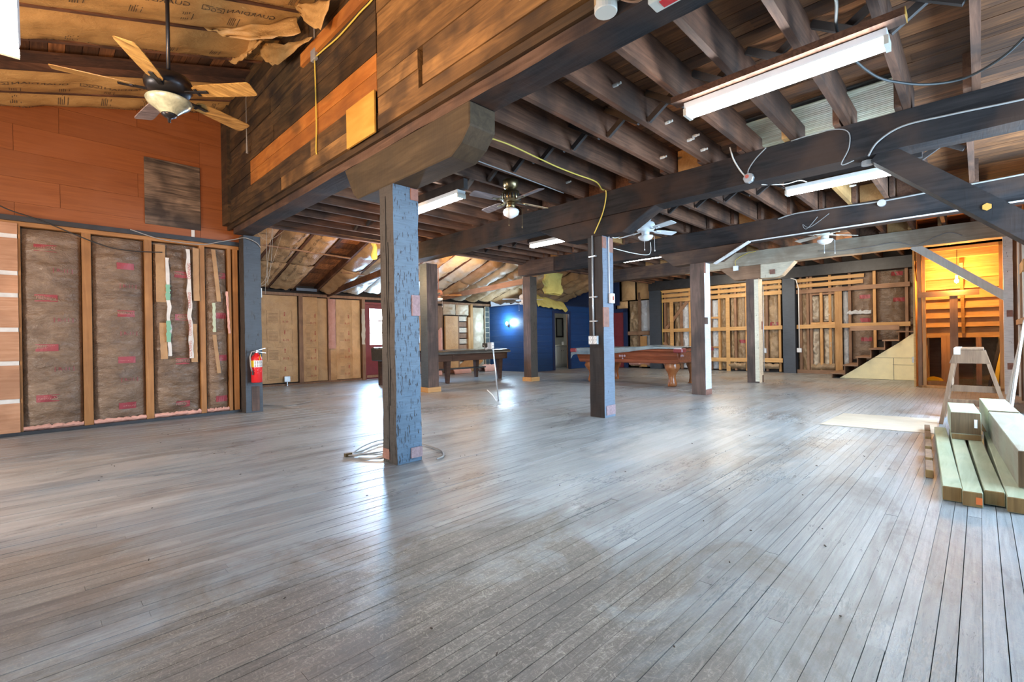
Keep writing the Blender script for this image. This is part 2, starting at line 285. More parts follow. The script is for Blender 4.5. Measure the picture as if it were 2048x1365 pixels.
# ------------------------------------------------------------------ geometry helpers
class MB:
    def __init__(s): s.v = []; s.f = []; s.mi = []
    def add(s, verts, faces, m=0):
        b = len(s.v); s.v += [tuple(v) for v in verts]
        for f in faces: s.f.append(tuple(i + b for i in f)); s.mi.append(m)
        return s
    def box(s, x0, x1, y0, y1, z0, z1, m=0):
        v = [(x, y, z) for x in (x0, x1) for y in (y0, y1) for z in (z0, z1)]
        return s.add(v, [(0, 1, 3, 2), (4, 6, 7, 5), (0, 4, 5, 1), (2, 3, 7, 6), (0, 2, 6, 4), (1, 5, 7, 3)], m)
    def bar(s, p, q, wd, ht, m=0, upv=(0, 0, 1)):
        p, q = Vector(p), Vector(q); d = (q - p).normalized(); u = Vector(upv)
        if abs(d.dot(u)) > 0.98: u = Vector((1, 0, 0))
        a = d.cross(u).normalized() * (wd / 2); b = a.cross(d).normalized() * (ht / 2)
        v = [c + sa * a + sb * b for c in (p, q) for sa in (-1, 1) for sb in (-1, 1)]
        return s.add(v, [(0, 2, 3, 1), (4, 5, 7, 6), (0, 1, 5, 4), (2, 6, 7, 3), (0, 4, 6, 2), (1, 3, 7, 5)], m)
    def prism(s, poly, a0, a1, axis='x', m=0):
        n = len(poly)
        def P(t, p): return {'x': (t, p[0], p[1]), 'y': (p[0], t, p[1]), 'z': (p[0], p[1], t)}[axis]
        v = [P(a0, p) for p in poly] + [P(a1, p) for p in poly]
        f = [tuple(range(n))[::-1], tuple(range(n, 2 * n))] + [(i, (i + 1) % n, n + (i + 1) % n, n + i) for i in range(n)]
        return s.add(v, f, m)
    def tube(s, pts, r, n=8, m=0, cap=True):
        pts = [Vector(p) for p in pts]; rings = []; prev = None
        for i, p in enumerate(pts):
            d = (pts[min(i + 1, len(pts) - 1)] - pts[max(i - 1, 0)]).normalized()
            u = Vector((0, 0, 1)) if prev is None else prev
            if abs(d.dot(u)) > 0.97: u = Vector((1, 0, 0)) if prev is None or abs(d.x) < 0.9 else Vector((0, 1, 0))
            a = d.cross(u).normalized(); b = a.cross(d).normalized(); prev = b
            rr = r[i] if isinstance(r, (list, tuple)) else r
            rings.append([p + rr * (math.cos(2 * PI * k / n) * a + math.sin(2 * PI * k / n) * b) for k in range(n)])
        v = [q for g in rings for q in g]; f = []
        for i in range(len(rings) - 1):
            for k in range(n): f.append((i * n + k, i * n + (k + 1) % n, (i + 1) * n + (k + 1) % n, (i + 1) * n + k))
        if cap: f += [tuple(range(n)), tuple(range((len(rings) - 1) * n, len(rings) * n))[::-1]]
        return s.add(v, f, m)
    def lathe(s, prof, c=(0, 0, 0), n=20, m=0, rot=None):
        c = Vector(c); v = []; f = []
        for (r, z) in prof:
            for k in range(n):
                p = Vector((r * math.cos(2 * PI * k / n), r * math.sin(2 * PI * k / n), z))
                v.append((rot @ p if rot else p) + c)
        for i in range(len(prof) - 1):
            for k in range(n): f.append((i * n + k, i * n + (k + 1) % n, (i + 1) * n + (k + 1) % n, (i + 1) * n + k))
        f += [tuple(range(n))[::-1], tuple(range((len(prof) - 1) * n, len(prof) * n))]
        return s.add(v, f, m)
    def grid(s, fn, nu, nv, m=0, thick=None):
        v = [fn(i / nu, j / nv) for j in range(nv + 1) for i in range(nu + 1)]; W = nu + 1
        f = [(j * W + i, j * W + i + 1, (j + 1) * W + i + 1, (j + 1) * W + i) for j in range(nv) for i in range(nu)]
        if thick is not None:
            t = Vector(thick); n0 = len(v); v = v + [Vector(p) + t for p in v]
            f += [tuple(n0 + i for i in q[::-1]) for q in f[:]]
            ring = [i for i in range(W)] + [j * W + nu for j in range(1, nv + 1)] + [nv * W + i for i in range(nu - 1, -1, -1)] + [j * W for j in range(nv - 1, 0, -1)]
            for a, b in zip(ring, ring[1:] + ring[:1]): f.append((a, n0 + a, n0 + b, b))
        return s.add(v, f, m)
    def mesh(s, name, mats, smooth=False, fix=True):
        me = bpy.data.meshes.new(name); me.from_pydata(s.v, [], s.f)
        for mm in (mats if isinstance(mats, (list, tuple)) else [mats]): me.materials.append(mm)
        me.polygons.foreach_set('material_index', s.mi)
        if smooth: me.polygons.foreach_set('use_smooth', [True] * len(me.polygons))
        if fix:
            bm = bmesh.new(); bm.from_mesh(me); bmesh.ops.recalc_face_normals(bm, faces=bm.faces); bm.to_mesh(me); bm.free()
        me.update(); return me
    def build(s, name, mats, parent=None, smooth=False, bevel=0, label=None, kind=None, wn=False):
        o = bpy.data.objects.new(name, s.mesh(name, mats, smooth)); C.objects.link(o)
        if bevel:
            b = o.modifiers.new('b', 'BEVEL'); b.width = bevel; b.segments = 1; b.limit_method = 'ANGLE'
        adopt(o, parent)
        if label: o['label'] = label
        if kind: o['kind'] = kind
        return o
def adopt(o, parent):
    if parent is None: return
    o.parent = parent
    if parent.get('_local') or (parent.parent is not None and parent.parent.get('_local')): return
    o.matrix_parent_inverse = Matrix.Translation(-parent.location)   # built in world coordinates
def thing(name, label, cat, loc, group=None, kind=None, local=False):
    o = bpy.data.objects.new(name, None); C.objects.link(o); o.location = loc; o.empty_display_size = 0.05
    o['label'] = label; o['category'] = cat
    if group: o['group'] = group
    if kind: o['kind'] = kind
    if local: o['_local'] = 1
    return o
def struct(name, loc=(0, 0, 0)):
    o = bpy.data.objects.new(name, None); C.objects.link(o); o.location = loc; o.empty_display_size = 0.05; o['kind'] = 'structure'
    return o
def tag(o, label, cat, group=None, kind=None):
    o['label'] = label; o['category'] = cat
    if group: o['group'] = group
    if kind: o['kind'] = kind
    return o
UNIT = {}
def slab(name, x0, x1, y0, y1, z0, z1, mat, parent):
    """a board, stud or plank: one shared unit box per material, sized by the object"""
    k = mat.name
    if k not in UNIT: UNIT[k] = MB().box(-.5, .5, -.5, .5, -.5, .5).mesh('board_' + k, mat)
    o = bpy.data.objects.new(name, UNIT[k]); C.objects.link(o)
    o.location = ((x0 + x1) / 2, (y0 + y1) / 2, (z0 + z1) / 2); o.scale = (abs(x1 - x0), abs(y1 - y0), abs(z1 - z0))
    if parent is not None:
        loc = o.location.copy(); adopt(o, parent); o.location = loc
    return o
def slabr(name, p, q, wd, ht, mat, parent, upv=(0, 0, 1)):
    return MB().bar(p, q, wd, ht, 0, upv).build(name, mat, parent)
def nz(p, f=1.0): return noise.noise(Vector(p) * f)
def rough_box(x0, x1, y0, y1, z0, z1, mats, name, parent, seg=0.16, amp=0.006, face=None, freq=5, seed=0, mod=None):
    """hewn timber: a box of small cells, jittered; face maps a direction to a material slot"""
    L = (x1 - x0, y1 - y0, z1 - z0); n = [max(2, min(44, int(round(l / seg)))) for l in L]
    bm = bmesh.new(); idx = {}
    def V(i, j, k):
        if (i, j, k) not in idx:
            p = Vector((x0 + L[0] * i / n[0], y0 + L[1] * j / n[1], z0 + L[2] * k / n[2]))
            q = p + Vector((seed * 7.3, seed * 3.1, 0))
            d = Vector((nz(q, freq), nz(q + Vector((9, 0, 0)), freq), nz(q + Vector((0, 9, 0)), freq))) * amp
            ext = [i in (0, n[0]), j in (0, n[1]), k in (0, n[2])]
            if sum(ext) >= 2: d += (Vector(((x0 + x1) / 2, (y0 + y1) / 2, (z0 + z1) / 2)) - p).normalized() * 0.004 * (1 + nz(q, 11))
            # ends of the long axis stay flat
            la = max(range(3), key=lambda a: L[a]); 
            if ext[la]: d[la] = 0
            p = p + d
            if mod: p = mod(p)
            idx[(i, j, k)] = bm.verts.new(p)
        return idx[(i, j, k)]
    face = face or {}
    for ax, side, a, b in ((0, 0, 1, 2), (0, 1, 1, 2), (1, 0, 0, 2), (1, 1, 0, 2), (2, 0, 0, 1), (2, 1, 0, 1)):
        for i in range(n[a]):
            for j in range(n[b]):
                qs = []
                for di, dj in ((0, 0), (1, 0), (1, 1), (0, 1)):
                    t = [0, 0, 0]; t[ax] = n[ax] * side; t[a] = i + di; t[b] = j + dj; qs.append(V(*t))
                f = bm.faces.new(qs); f.material_index = face.get('-+'[side] + 'xyz'[ax], 0)
    bmesh.ops.recalc_face_normals(bm, faces=bm.faces)
    me = bpy.data.meshes.new(name); bm.to_mesh(me); bm.free()
    for mm in mats: me.materials.append(mm)
    o = bpy.data.objects.new(name, me); C.objects.link(o); adopt(o, parent); return o
TXT = {}
def text_polys(s, size=1.0):
    if s not in TXT:
        cu = bpy.data.curves.new('t', 'FONT'); cu.body = s; cu.align_x = 'CENTER'; cu.align_y = 'CENTER'; cu.resolution_u = 2
        o = bpy.data.objects.new('t', cu); C.objects.link(o); dg = bpy.context.evaluated_depsgraph_get()
        me = o.evaluated_get(dg).to_mesh()
        TXT[s] = ([tuple(v.co) for v in me.vertices], [tuple(p.vertices) for p in me.polygons])
        o.evaluated_get(dg).to_mesh_clear(); bpy.data.objects.remove(o); bpy.data.curves.remove(cu)
    v, f = TXT[s]; return [(x * size, y * size) for x, y, _ in v], f
def add_text(mb, s, size, fn, m=0, sx=1.0):
    """fn maps flat text coordinates (u right, v up) to a point"""
    v, f = text_polys(s, size); mb.add([fn(x * sx, y) for x, y in v], f, m)
def add_rect(mb, u0, u1, v0, v1, fn, m=0): mb.add([fn(u0, v0), fn(u1, v0), fn(u1, v1), fn(u0, v1)], [(0, 1, 2, 3)], m)
def batt(name, parent, O, U, V, Nn, mat, bulge=0.05, wr=0.012, nu=12, nv=36, seed=0, wf=(5, 2), sag=0.0, flat=0.0):
    """puffed insulation batt: O + u*U + v*V, swelling along Nn; returns (object, surface function)"""
    O, U, V, Nn = Vector(O), Vector(U), Vector(V), Vector(Nn); lu, lv = U.length, V.length
    def fn(u, v, lift=0.0):
        e = min(1.0, 4 * min(u, 1 - u) + 0.0); ev = min(1.0, 10 * min(v, 1 - v))
        h = bulge * (math.sin(PI * max(0, min(1, (u - flat) / (1 - 2 * flat))))) ** 0.6 if flat < u < 1 - flat else 0
        h *= (0.35 + 0.65 * ev)
        q = Vector((u * lu * wf[0] + seed * 11.7, v * lv * wf[1] + seed * 3.3, seed))
        h += wr * (noise.noise(q) + 0.55 * noise.noise(q * 2.3 + Vector((4, 0, 0)))) * (0.3 + 0.7 * e) + sag * math.sin(PI * v)
        return O + u * U + v * V + (h + lift) * Nn
    o = MB().grid(fn, nu, nv).build(name, mat, parent, smooth=True)
    return o, fn
def cable(name, pts, r, mat, label=None, cat='cable', parent=None, n=6, sub=6, group=None):
    P = [Vector(p) for p in pts]; out = []
    for i in range(len(P) - 1):
        p0, p1, p2, p3 = P[max(i - 1, 0)], P[i], P[i + 1], P[min(i + 2, len(P) - 1)]
        for k in range(sub):
            t = k / sub
            out.append(0.5 * ((2 * p1) + (p2 - p0) * t + (2 * p0 - 5 * p1 + 4 * p2 - p3) * t * t + (3 * p1 - p0 - 3 * p2 + p3) * t ** 3))
    out.append(P[-1])
    o = MB().tube(out, r, n).build(name, mat, parent, smooth=True)
    if label: tag(o, label, cat, group)
    return o

# ------------------------------------------------------------------ floor
floor = struct('floor')
MB().box(-3.5, 15.4, -2.2, 12.55, -0.12, -0.022).build('subfloor', M['subfloor'], floor)
r = random.Random(3); rows = []; y = -1.6
while y < 12.4:
    wd = r.choice((0.055, 0.057, 0.057, 0.059)); rows.append((y, wd)); y += wd
boards = []
for (y, wd) in rows:
    x = -3.4 + r.uniform(0, 1.5)
    while x < 15.2:
        ln = r.uniform(2.2, 5.2); x1 = min(15.3, x + ln)
        xm = max(x, min(x1, 1.4)); dist = math.hypot(xm, y) if y > -0.6 else 9
        dep = max(0.5, ((x + x1) / 2) * cy_ + y * sy_)
        vis = 1.0 if (-0.5 < y and x1 > 0.2 - y * 0.9) else 0.0
        boards.append((vis / (math.hypot(max(x, min(x1, 1.0)), y) + 0.3), x, x1, y, wd)); x = x1
boards.sort(reverse=True); rest = MB()
for i, (_, x, x1, y, wd) in enumerate(boards):
    g = r.uniform(0.0008, 0.0022) if r.random() < .85 else 0.004; dz = r.uniform(-0.0022, 0.0); gx = 0.0006
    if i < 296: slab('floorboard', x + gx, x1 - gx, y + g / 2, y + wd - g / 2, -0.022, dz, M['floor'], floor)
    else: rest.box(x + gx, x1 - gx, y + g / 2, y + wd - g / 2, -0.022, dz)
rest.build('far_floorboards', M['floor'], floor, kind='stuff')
rr = random.Random(77); mb = MB()
for k in range(170):
    x, y = rr.uniform(.3, 9), rr.uniform(-.1, 7.5); a = rr.uniform(0, 3); l_, w_ = rr.uniform(.004, .016), rr.uniform(.003, .006)
    mb.bar((x, y, .002), (x + l_ * math.cos(a), y + l_ * math.sin(a), .003), w_, .004)
mb.build('floor_debris', plain('dark_crumbs', (.06, .04, .03), .8), floor, kind='stuff')

# ------------------------------------------------------------------ left wall (stud wall, insulation, orange boards above)
wl = struct('wall_left', (0.3, 8.216, 0)); YW = 8.216
MB().box(-3.2, 2.40, YW + 0.14, YW + 0.2, 0, 5.0).build('backing', M['subfloor'], wl)
r = random.Random(5)
z = 2.63
for zi, z1 in enumerate((2.80, 3.10, 3.42, 3.74, 4.06, 4.38, 4.72)):
    xs = [-3.2] + sorted(([-1.3, -0.13, 1.78], [-1.9, 0.27, 1.78], [-0.8, 1.05])[zi % 3]) + [2.36]
    for a, b in zip(xs, xs[1:]): slab('orange_board', a + 0.0015, b - 0.0015, YW - r.uniform(0.0, 0.004), YW + 0.03, z + 0.0012, z1 - 0.0012, M['orange'], wl)
    z = z1
slab('black_rail', -3.2, 2.28, YW - 0.045, YW + 0.02, 2.572, 2.632, M['black'], wl)
slab('top_plate', -3.2, 2.28, YW - 0.005, YW + 0.10, 2.520, 2.571, M['plate_left'], wl)
slab('sill_board', -3.2, 2.27, YW - 0.05, YW + 0.10, 0.0, 0.038, M['black'], wl)
for a, b in ((0.463, 0.552), (1.106, 1.189), (1.756, 1.822), (2.125, 2.17), (2.195, 2.262), (-0.106, -0.085)):
    slab('wall_stud', a, b, YW, YW + 0.10, 0.038, 2.52, M['stud_left'], wl)
zc = [0.038, 0.413, 0.866, 1.267, 1.679, 1.945, 2.388, 2.57]
for i in range(len(zc) - 1):
    slab('log_board', -3.2, -0.109, YW - 0.018, YW + 0.09, zc[i] + (0.026 if i else 0), zc[i + 1] - 0.026, M['chinkboard'], wl)
    if i: slab('chinking', -3.2, -0.112, YW - 0.006, YW + 0.05, zc[i] - 0.03, zc[i] + 0.03, M['chink'], wl)
def wall_label(p, fn, uc, vc, wu, hv, word):
    mb = MB(); f0 = lambda a, b: fn(uc + a, vc + b, 0.0035)
    nseg = 6
    for k in range(nseg):
        a0 = -wu / 2 + wu * k / nseg; add_rect(mb, a0, a0 + wu / nseg, -hv / 2, hv / 2, f0, 0)
    f1 = lambda a, b: fn(uc + a / p['lu'], vc + b / p['lv'], 0.0055)
    add_text(mb, word, 0.042, f1, 1, 0.9)
    for k in range(9): add_rect(mb, -0.07 + k * 0.016, -0.07 + k * 0.016 + 0.011, 0.024, 0.029, f1, 1)
    return mb.build('printed_label', [M['pinklabel'], M['palepink']], p['o'])
for bi, (a, b, lx, zs, wlab) in enumerate(((-0.085, 0.458, 0.13, (2.28, 1.66, 1.045, 0.42), 0.205), (0.556, 1.102, 0.90, (2.13, 1.49, 0.865, 0.245), 0.185),
                                      (1.193, 1.752, 1.53, (2.07, 1.455, 0.82, 0.20), 0.17), (1.826, 2.12, 2.02, (2.10, 1.49, 0.85, 0.23), 0.16))):
    o, fn = batt('insulation_batt', wl, (a, YW + 0.075, 0.045), (b - a, 0, 0), (0, 0, 2.46), (0, -1, 0), M['brownpaper'], 0.085, (0.026, 0.026, 0.036, 0.034)[bi], 26, 96, bi + 1, (3.5, 11))
    p = {'o': o, 'lu': b - a, 'lv': 2.46}
    for zz in zs: wall_label(p, fn, (lx - a) / (b - a), (zz - 0.045) / 2.46, wlab / (b - a), 0.088 / 2.46, 'FIBERGLAS')
    mb = MB()
    for zz in zs[:-1] if bi < 2 else ():
        f1 = lambda u, v, zz=zz: fn((a + 0.37 - a) / (b - a) + u / (b - a), (zz - 0.27 - 0.045) / 2.46 + v / 2.46, 0.005)
        add_text(mb, 'R-11', 0.06, f1); add_rect(mb, -0.09, -0.083, -0.03, 0.03, f1); add_rect(mb, 0.083, 0.09, -0.03, 0.03, f1)
    if mb.v: mb.build('printed_rating', M['pinklabel'], o)
    # torn pink wool along the foot of the batt
    mb = MB()
    mb.grid(lambda u, v, a=a, b=b: (a + (b - a) * u, YW + 0.02 + 0.02 * nz((u * 9, v * 3, bi)) - 0.03 * math.sin(PI * v), 0.04 + v * (0.055 + 0.03 * nz((u * 14, bi, 1)))), 22, 4)
    mb.build('wool_edge', M['pink'], wl, smooth=True)
def strip(x0, x1, z0, z1, mat, dx=0.0, ragged=0.0, seed=0, y=YW - 0.052):
    mb = MB(); mb.grid(lambda u, v: (x0 + (x1 - x0) * u + dx * (1 - v) + ragged * nz((v * 9, u * 2, seed)), y - 0.012 * math.sin(3 * v + seed) + 0.006 * nz((v * 6, u, seed)), z0 + (z1 - z0) * v), 3, 26, 0, (0, 0.003, 0))
    return mb.build('paper_strip', mat, wl, smooth=False)
strip(1.222, 1.335, 1.66, 2.47, M['kraft_strip'], 0.0, 0.006, 1); strip(1.255, 1.335, 0.86, 1.37, M['kraft_strip'], 0.01, 0.006, 2)
strip(1.665, 1.742, 1.70, 2.47, M['kraft_strip'], 0.0, 0.006, 3); strip(1.62, 1.70, 0.80, 1.36, M['kraft_strip'], 0.01, 0.006, 4)
s1 = strip(1.33, 1.375, 0.90, 2.29, M['chink'], 0.02, 0.02, 5, YW - 0.058); s2 = strip(1.575, 1.625, 0.86, 2.44, M['chink'], 0.03, 0.02, 6, YW - 0.058)
mb = MB()
for zz, wd, h in ((1.80, 0.05, 0.22), (1.25, 0.05, 0.3)):
    mb.grid(lambda u, v: (1.335 + wd * (u - .1) + 0.02 * nz((v * 7, u, 2)), YW - 0.082, zz + h * (v - .5)), 3, 8, 0, (0, 0.004, 0))
mb.build('green_print', plain('faded_green_print', (0.16, 0.36, 0.24), 0.6), s1)
mb = MB()
for zz in (2.12, 1.70, 1.30, 1.00):
    f1 = lambda u, v, zz=zz: Vector((1.612 - v, YW - 0.079, zz + u)); add_text(mb, 'CORNING', 0.05, f1)
mb.build('red_lettering', M['redink'], s2)
strip(1.90, 1.955, 1.70, 2.48, M['kraft_strip'], 0.06, 0.003, 7); strip(1.90, 1.95, 0.62, 1.20, M['kraft_strip'], 0.05, 0.004, 8)
strip(1.905, 1.945, 1.24, 1.68, plain('pale_green_paper', (0.42, 0.47, 0.33), 0.6), 0.0, 0.012, 9); strip(2.08, 2.11, 1.22, 1.86, M['pink'], 0.03, 0.01, 10)
# sooty plywood sheet fixed high on the wall
o = MB().box(1.118, 1.775, YW - 0.024, YW - 0.006, 2.745, 3.672).build('plywood_sheet', M['ply_dark']); tag(o, 'dark sooty plywood sheet fixed on the orange boards above the black rail', 'plywood')
o = MB().box(1.66, 1.70, YW - 0.015, YW - 0.005, 2.64, 2.74).build('paint_patch', M['chink'], wl)

# ------------------------------------------------------------------ sloping roof over the left bay
cl = struct('ceiling_left', (0, 4, 4)); za, zb = 4.03, 0.30
def roofz(x): return za + zb * x
zf = lambda x, d: roofz(x) + d
r = random.Random(9)
X0, X1 = -3.2, 2.34
# roof deck boards above (across the slope) seen in the open bay
for k in range(int((X1 + 1.6) / 0.135)):
    x = -1.6 + k * 0.135
    MB().add([(x, 6.3, zf(x, .10)), (x + .13, 6.3, zf(x + .13, .10)), (x + .13, 7.35, zf(x + .13, .10)), (x, 7.35, zf(x, .10)), (x, 6.3, zf(x, .125)), (x + .13, 6.3, zf(x + .13, .125)), (x + .13, 7.35, zf(x + .13, .125)), (x, 7.35, zf(x, .125))],
             [(0, 3, 2, 1), (4, 5, 6, 7), (0, 1, 5, 4), (1, 2, 6, 5), (2, 3, 7, 6), (3, 0, 4, 7)]).build('roof_board', M['deck'], cl)
MB().add([(X0, -1, zf(X0, .14)), (X1, -1, zf(X1, .14)), (X1, 8.4, zf(X1, .14)), (X0, 8.4, zf(X0, .14)), (X0, -1, zf(X0, .2)), (X1, -1, zf(X1, .2)), (X1, 8.4, zf(X1, .2)), (X0, 8.4, zf(X0, .2))],
         [(0, 3, 2, 1), (4, 5, 6, 7), (0, 1, 5, 4), (1, 2, 6, 5), (2, 3, 7, 6), (3, 0, 4, 7)]).build('roof_shell', M['subfloor'], cl)
for y in (7.80, 7.16, 6.46, 5.82, 5.18, 4.54, 3.90, 3.26, 2.62):
    slabr('rafter', (X0, y, zf(X0, .04)), (X1, y, zf(X1, .04)), 0.045, 0.14, M['joist'], cl)
slabr('rafter', (X0, 7.02, zf(X0, .05)), (X1, 7.02, zf(X1, .05)), 0.24, 0.025, M['joist'], cl)
def rprint(o, fn, L, W, v0, seed, flip):
    """rows of printing along a roof batt"""
    mb = MB(); rr = random.Random(seed)
    sgn = -1 if flip else 1; k = 0; u = 0.25
    while u < L - 0.4:
        f1 = lambda a, b, u=u: fn((v0 + sgn * b) / W, (u + sgn * a) / L, 0.006)
        if k % 2 == 0:
            add_text(mb, 'GUARDIAN', 0.075, f1, 0, 1.25)
        else:
            for a0, a1, b0, b1 in ((-.10, .10, .024, .03), (-.10, .10, -.03, -.024), (-.10, -.094, -.03, .03), (.094, .10, -.03, .03)): add_rect(mb, a0, a1, b0, b1, f1)
            add_text(mb, 'CGC', 0.06, f1, 0, 1.2)
        u += 0.44 if k % 2 == 0 else 0.36; k += 1
    u = 0.3
    while u < L - 0.3:
        for q in range(6):
            f1 = lambda a, b, u=u: fn((v0 + 0.16 * (1 if v0 < W / 2 else -1) + b) / W, (u + a) / L, 0.006)
            if q != 4: add_rect(mb, -0.05 + q * 0.018, -0.05 + q * 0.018 + 0.006, -0.07 + rr.uniform(0, .03), 0.07, f1)
        u += 0.42
    return mb.build('printed_lettering', M['ink'], o)
i = 0
for (y0, y1, bl, tx) in ((7.83, 8.24, 0.06, 0.25), (7.18, 7.80, 0.055, 0.24), (5.84, 6.44, 0.075, 0.50), (5.20, 5.80, 0.07, 0.12), (4.56, 5.16, 0.08, 0.5), (3.92, 4.52, 0.07, 0.12), (3.28, 3.88, 0.08, 0.5), (2.64, 3.24, 0.07, .1)):
    i += 1; L = math.hypot(X1 - X0, zb * (X1 - X0))
    o, fn = batt('roof_batt', cl, (X0, y0, zf(X0, -0.02)), (0, y1 - y0, 0), (X1 - X0, 0, zb * (X1 - X0)), (0, 0, -1), M['kraft'], bl, 0.032, 14, 80, 20 + i, (4, 2.6), 0.0, 0.06)
    rprint(o, fn, L, y1 - y0, tx, i, True)
# loose paper hanging near the plank wall
for sd, q in enumerate((((1.95, 5.06, 4.61), (1.97, 4.19, 4.22), (1.93, 4.356, 3.974), (1.93, 4.868, 4.40)), ((1.80, 5.92, 4.56), (1.85, 5.51, 4.42), (1.80, 6.11, 4.42), (1.75, 6.59, 4.55)),
                        ((1.92, 5.97, 4.59), (2.0, 4.70, 4.10), (1.95, 5.51, 4.14), (1.90, 5.9, 4.40)), ((1.3, 5.75, 4.38), (2.0, 5.1, 4.50), (2.0, 5.0, 4.28), (1.5, 5.6, 4.28)))):
    A_, B_, C_, D_ = (Vector(t) for t in q)
    MB().grid(lambda u, v: (A_ * (1 - u) + B_ * u) * (1 - v) + (D_ * (1 - u) + C_ * u) * v + Vector((.03 * nz((u * 4, v * 4, sd)), 0, .04 * nz((u * 5, v * 5, sd + 3)) - .04 * math.sin(PI * u))), 10, 8, 0, (.004, 0, 0)).build('hanging_paper', M['kraft'], cl, smooth=True)

# ------------------------------------------------------------------ plank wall over the first beam
wp = struct('wall_center', (2.12, 4, 2.9)); r = random.Random(12)
def plankrow(y0, y1, z0, z1, mat, px=0.0):
    d = r.uniform(0, 0.012)
    if mat is M['plank'] and y0 > 4.6 or (mat is M['plank'] and z0 > 3.55 and y0 > 3.6): mat = M['plank_dark']
    return slab('wall_plank', 2.108 - d - px, 2.15, y0 + 0.003, y1 - 0.003, z0 + r.uniform(0.001, 0.006), z1 - r.uniform(0.001, 0.004), mat, wp)
MB().box(2.15, 2.19, -1.5, 8.2, 2.98, 4.75).build('backing', M['subfloor'], wp)
zr = [2.86, 2.98, 3.13, 3.28, 3.47, 3.66, 3.85, 4.04, 4.23, 4.42, 4.60, 4.76]
for a, b in zip(zr, zr[1:]):       # the near side, right of the seam
    if 2.97 < a < 3.2:
        plankrow(3.03, 3.635, a, b, M['plank'], 0.006); plankrow(0.9 + r.uniform(0, .6), 2.972, a, b, M['plank'], 0.006)
    else: plankrow(-1.2, 3.635, a, b, M['plank'], 0.006)
plankrow(-1.2, 0.9, 2.98, 3.13, M['plank']); plankrow(-1.2, 0.9, 3.13, 3.28, M['plank'])
zr = [2.86, 3.02, 3.20, 3.37, 3.53, 3.72, 3.90, 4.08, 4.26, 4.44, 4.60, 4.76]
for a, b in zip(zr, zr[1:]):
    if 3.19 < a < 3.5:
        plankrow(3.655, 7.0, a, b, M['plank_orange']); plankrow(7.0, 8.2, a, b, M['plank_dark'])
    elif a < 3.1:
        plankrow(4.19, 5.0 + r.uniform(0, .9), a, b, M['plank']); e = 5.9; plankrow(5.9, 8.2, a, b, M['plank_dark']); plankrow(5.0, 5.9, a, b, M['plank'])
        plankrow(3.655, 4.165, a, b, M['plank_dark'], -0.01)
    else:
        e = r.uniform(4.8, 6.2); plankrow(3.655, e, a, b, M['plank_dark']); plankrow(e, 8.2, a, b, M['plank_dark'])
slab('ledger', 2.125, 2.155, -1.2, 8.2, 2.80, 2.86, M['plank_dark'], wp)
slab('cleat_board', 2.07, 2.105, 2.4, 5.18, 4.03, 4.165, M['plank_orange'], wp)
slab('corner_board', 2.06, 2.12, 7.9, 8.2, 2.86, 4.6, M['plank_dark'], wp)
o = MB().box(2.078, 2.094, 3.66, 4.17, 2.845, 3.205).build('plywood_patch', M['ply']); tag(o, 'square yellow plywood patch nailed over the planks above the near post', 'plywood')
MB().lathe([(0.036, 0), (0.036, 0.02)], (2.093, 2.514, 3.055), 14, 0, Matrix.Rotation(PI / 2, 3, 'Y')).build('knot_hole', M['subfloor'], wp)

# ------------------------------------------------------------------ deck, joists and bridging over the main hall
ce = struct('ceiling', (8, 4, 3.2)); r = random.Random(15)
XS = (2.28, 5.40, 8.62, 11.54, 15.1)
x = 2.19
while x < 15.1:
    wd = r.choice((0.13, 0.15, 0.17)); ys = [-1.2, r.uniform(0.3, 4.5), 8.05] if x < 12 else [-1.2, 8.05]
    for a, b in zip(ys, ys[1:]): slab('deck_board', x + 0.002, x + wd - 0.002, a, b, 3.242 + r.uniform(0, .004), 3.275, M['deck'], ce)
    x += wd
MB().box(2.19, 15.3, -1.2, 8.1, 3.28, 3.32).build('upper_floor', M['subfloor'], ce)
slab('slat_backing', 5.10, 6.06, .45, 1.8, 3.226, 3.240, M['subfloor'], ce)
for k in range(20): slab("pale_slat", 5.12 + k * 0.046, 5.12 + k * 0.046 + 0.036, 0.48, 1.78, 3.195, 3.205 + .012 * (k % 2), M['bead'], ce)
js = [0.03 + 0.4235 * k for k in range(19)]
for bay in range(4):
    xa, xb = XS[bay] - 0.22, XS[bay + 1] + 0.22
    for k, y in enumerate(js):
        off = 0.056 * (bay % 2) ; jx = r.uniform(-0.012, 0.012)
        mt = M['joist']
        if (bay == 1 and k in (3,)) or (bay == 1 and k == 12) or (bay == 3 and k in (1, 2, 5)) : mt = M['joist_new']
        slab('joist', max(xa, 2.19), min(xb, 15.1), y - 0.05 + off + jx, y + off + jx, 2.965 + r.uniform(-.004, .004), 3.241, mt, ce)
    xm = (3.88, 6.95, 10.05, 13.3)[bay]
    if bay < 3:
        for k in range(len(js) - 1):
            a, b = js[k] + 0.056 * (bay % 2), js[k + 1] - 0.05 + 0.056 * (bay % 2)
            slabr('bridging', (xm - .02, a + .01, 2.985), (xm - .02, b - .01, 3.22), 0.035, 0.05, M['brace'], ce); slabr('bridging', (xm + .02, a + .01, 3.22), (xm + .02, b - .01, 2.985), 0.035, 0.05, M['brace'], ce)
    for k in range(0, 19, 1):
        if r.random() < 0.55 and bay: slab('blocking', XS[bay] - .03, XS[bay] + .03, js[k] + .06, js[k] + .36, 2.97, 3.235, M['joist'] if r.random() < .7 else M['joist_new'], ce)
slab('edge_joist', 2.19, 15.1, 7.86, 7.91, 2.93, 3.24, M['joist'], ce); slab('edge_board', 2.19, 15.1, 7.95, 8.05, 2.90, 2.96, M['greybox'] if 0 else M['joist'], ce)
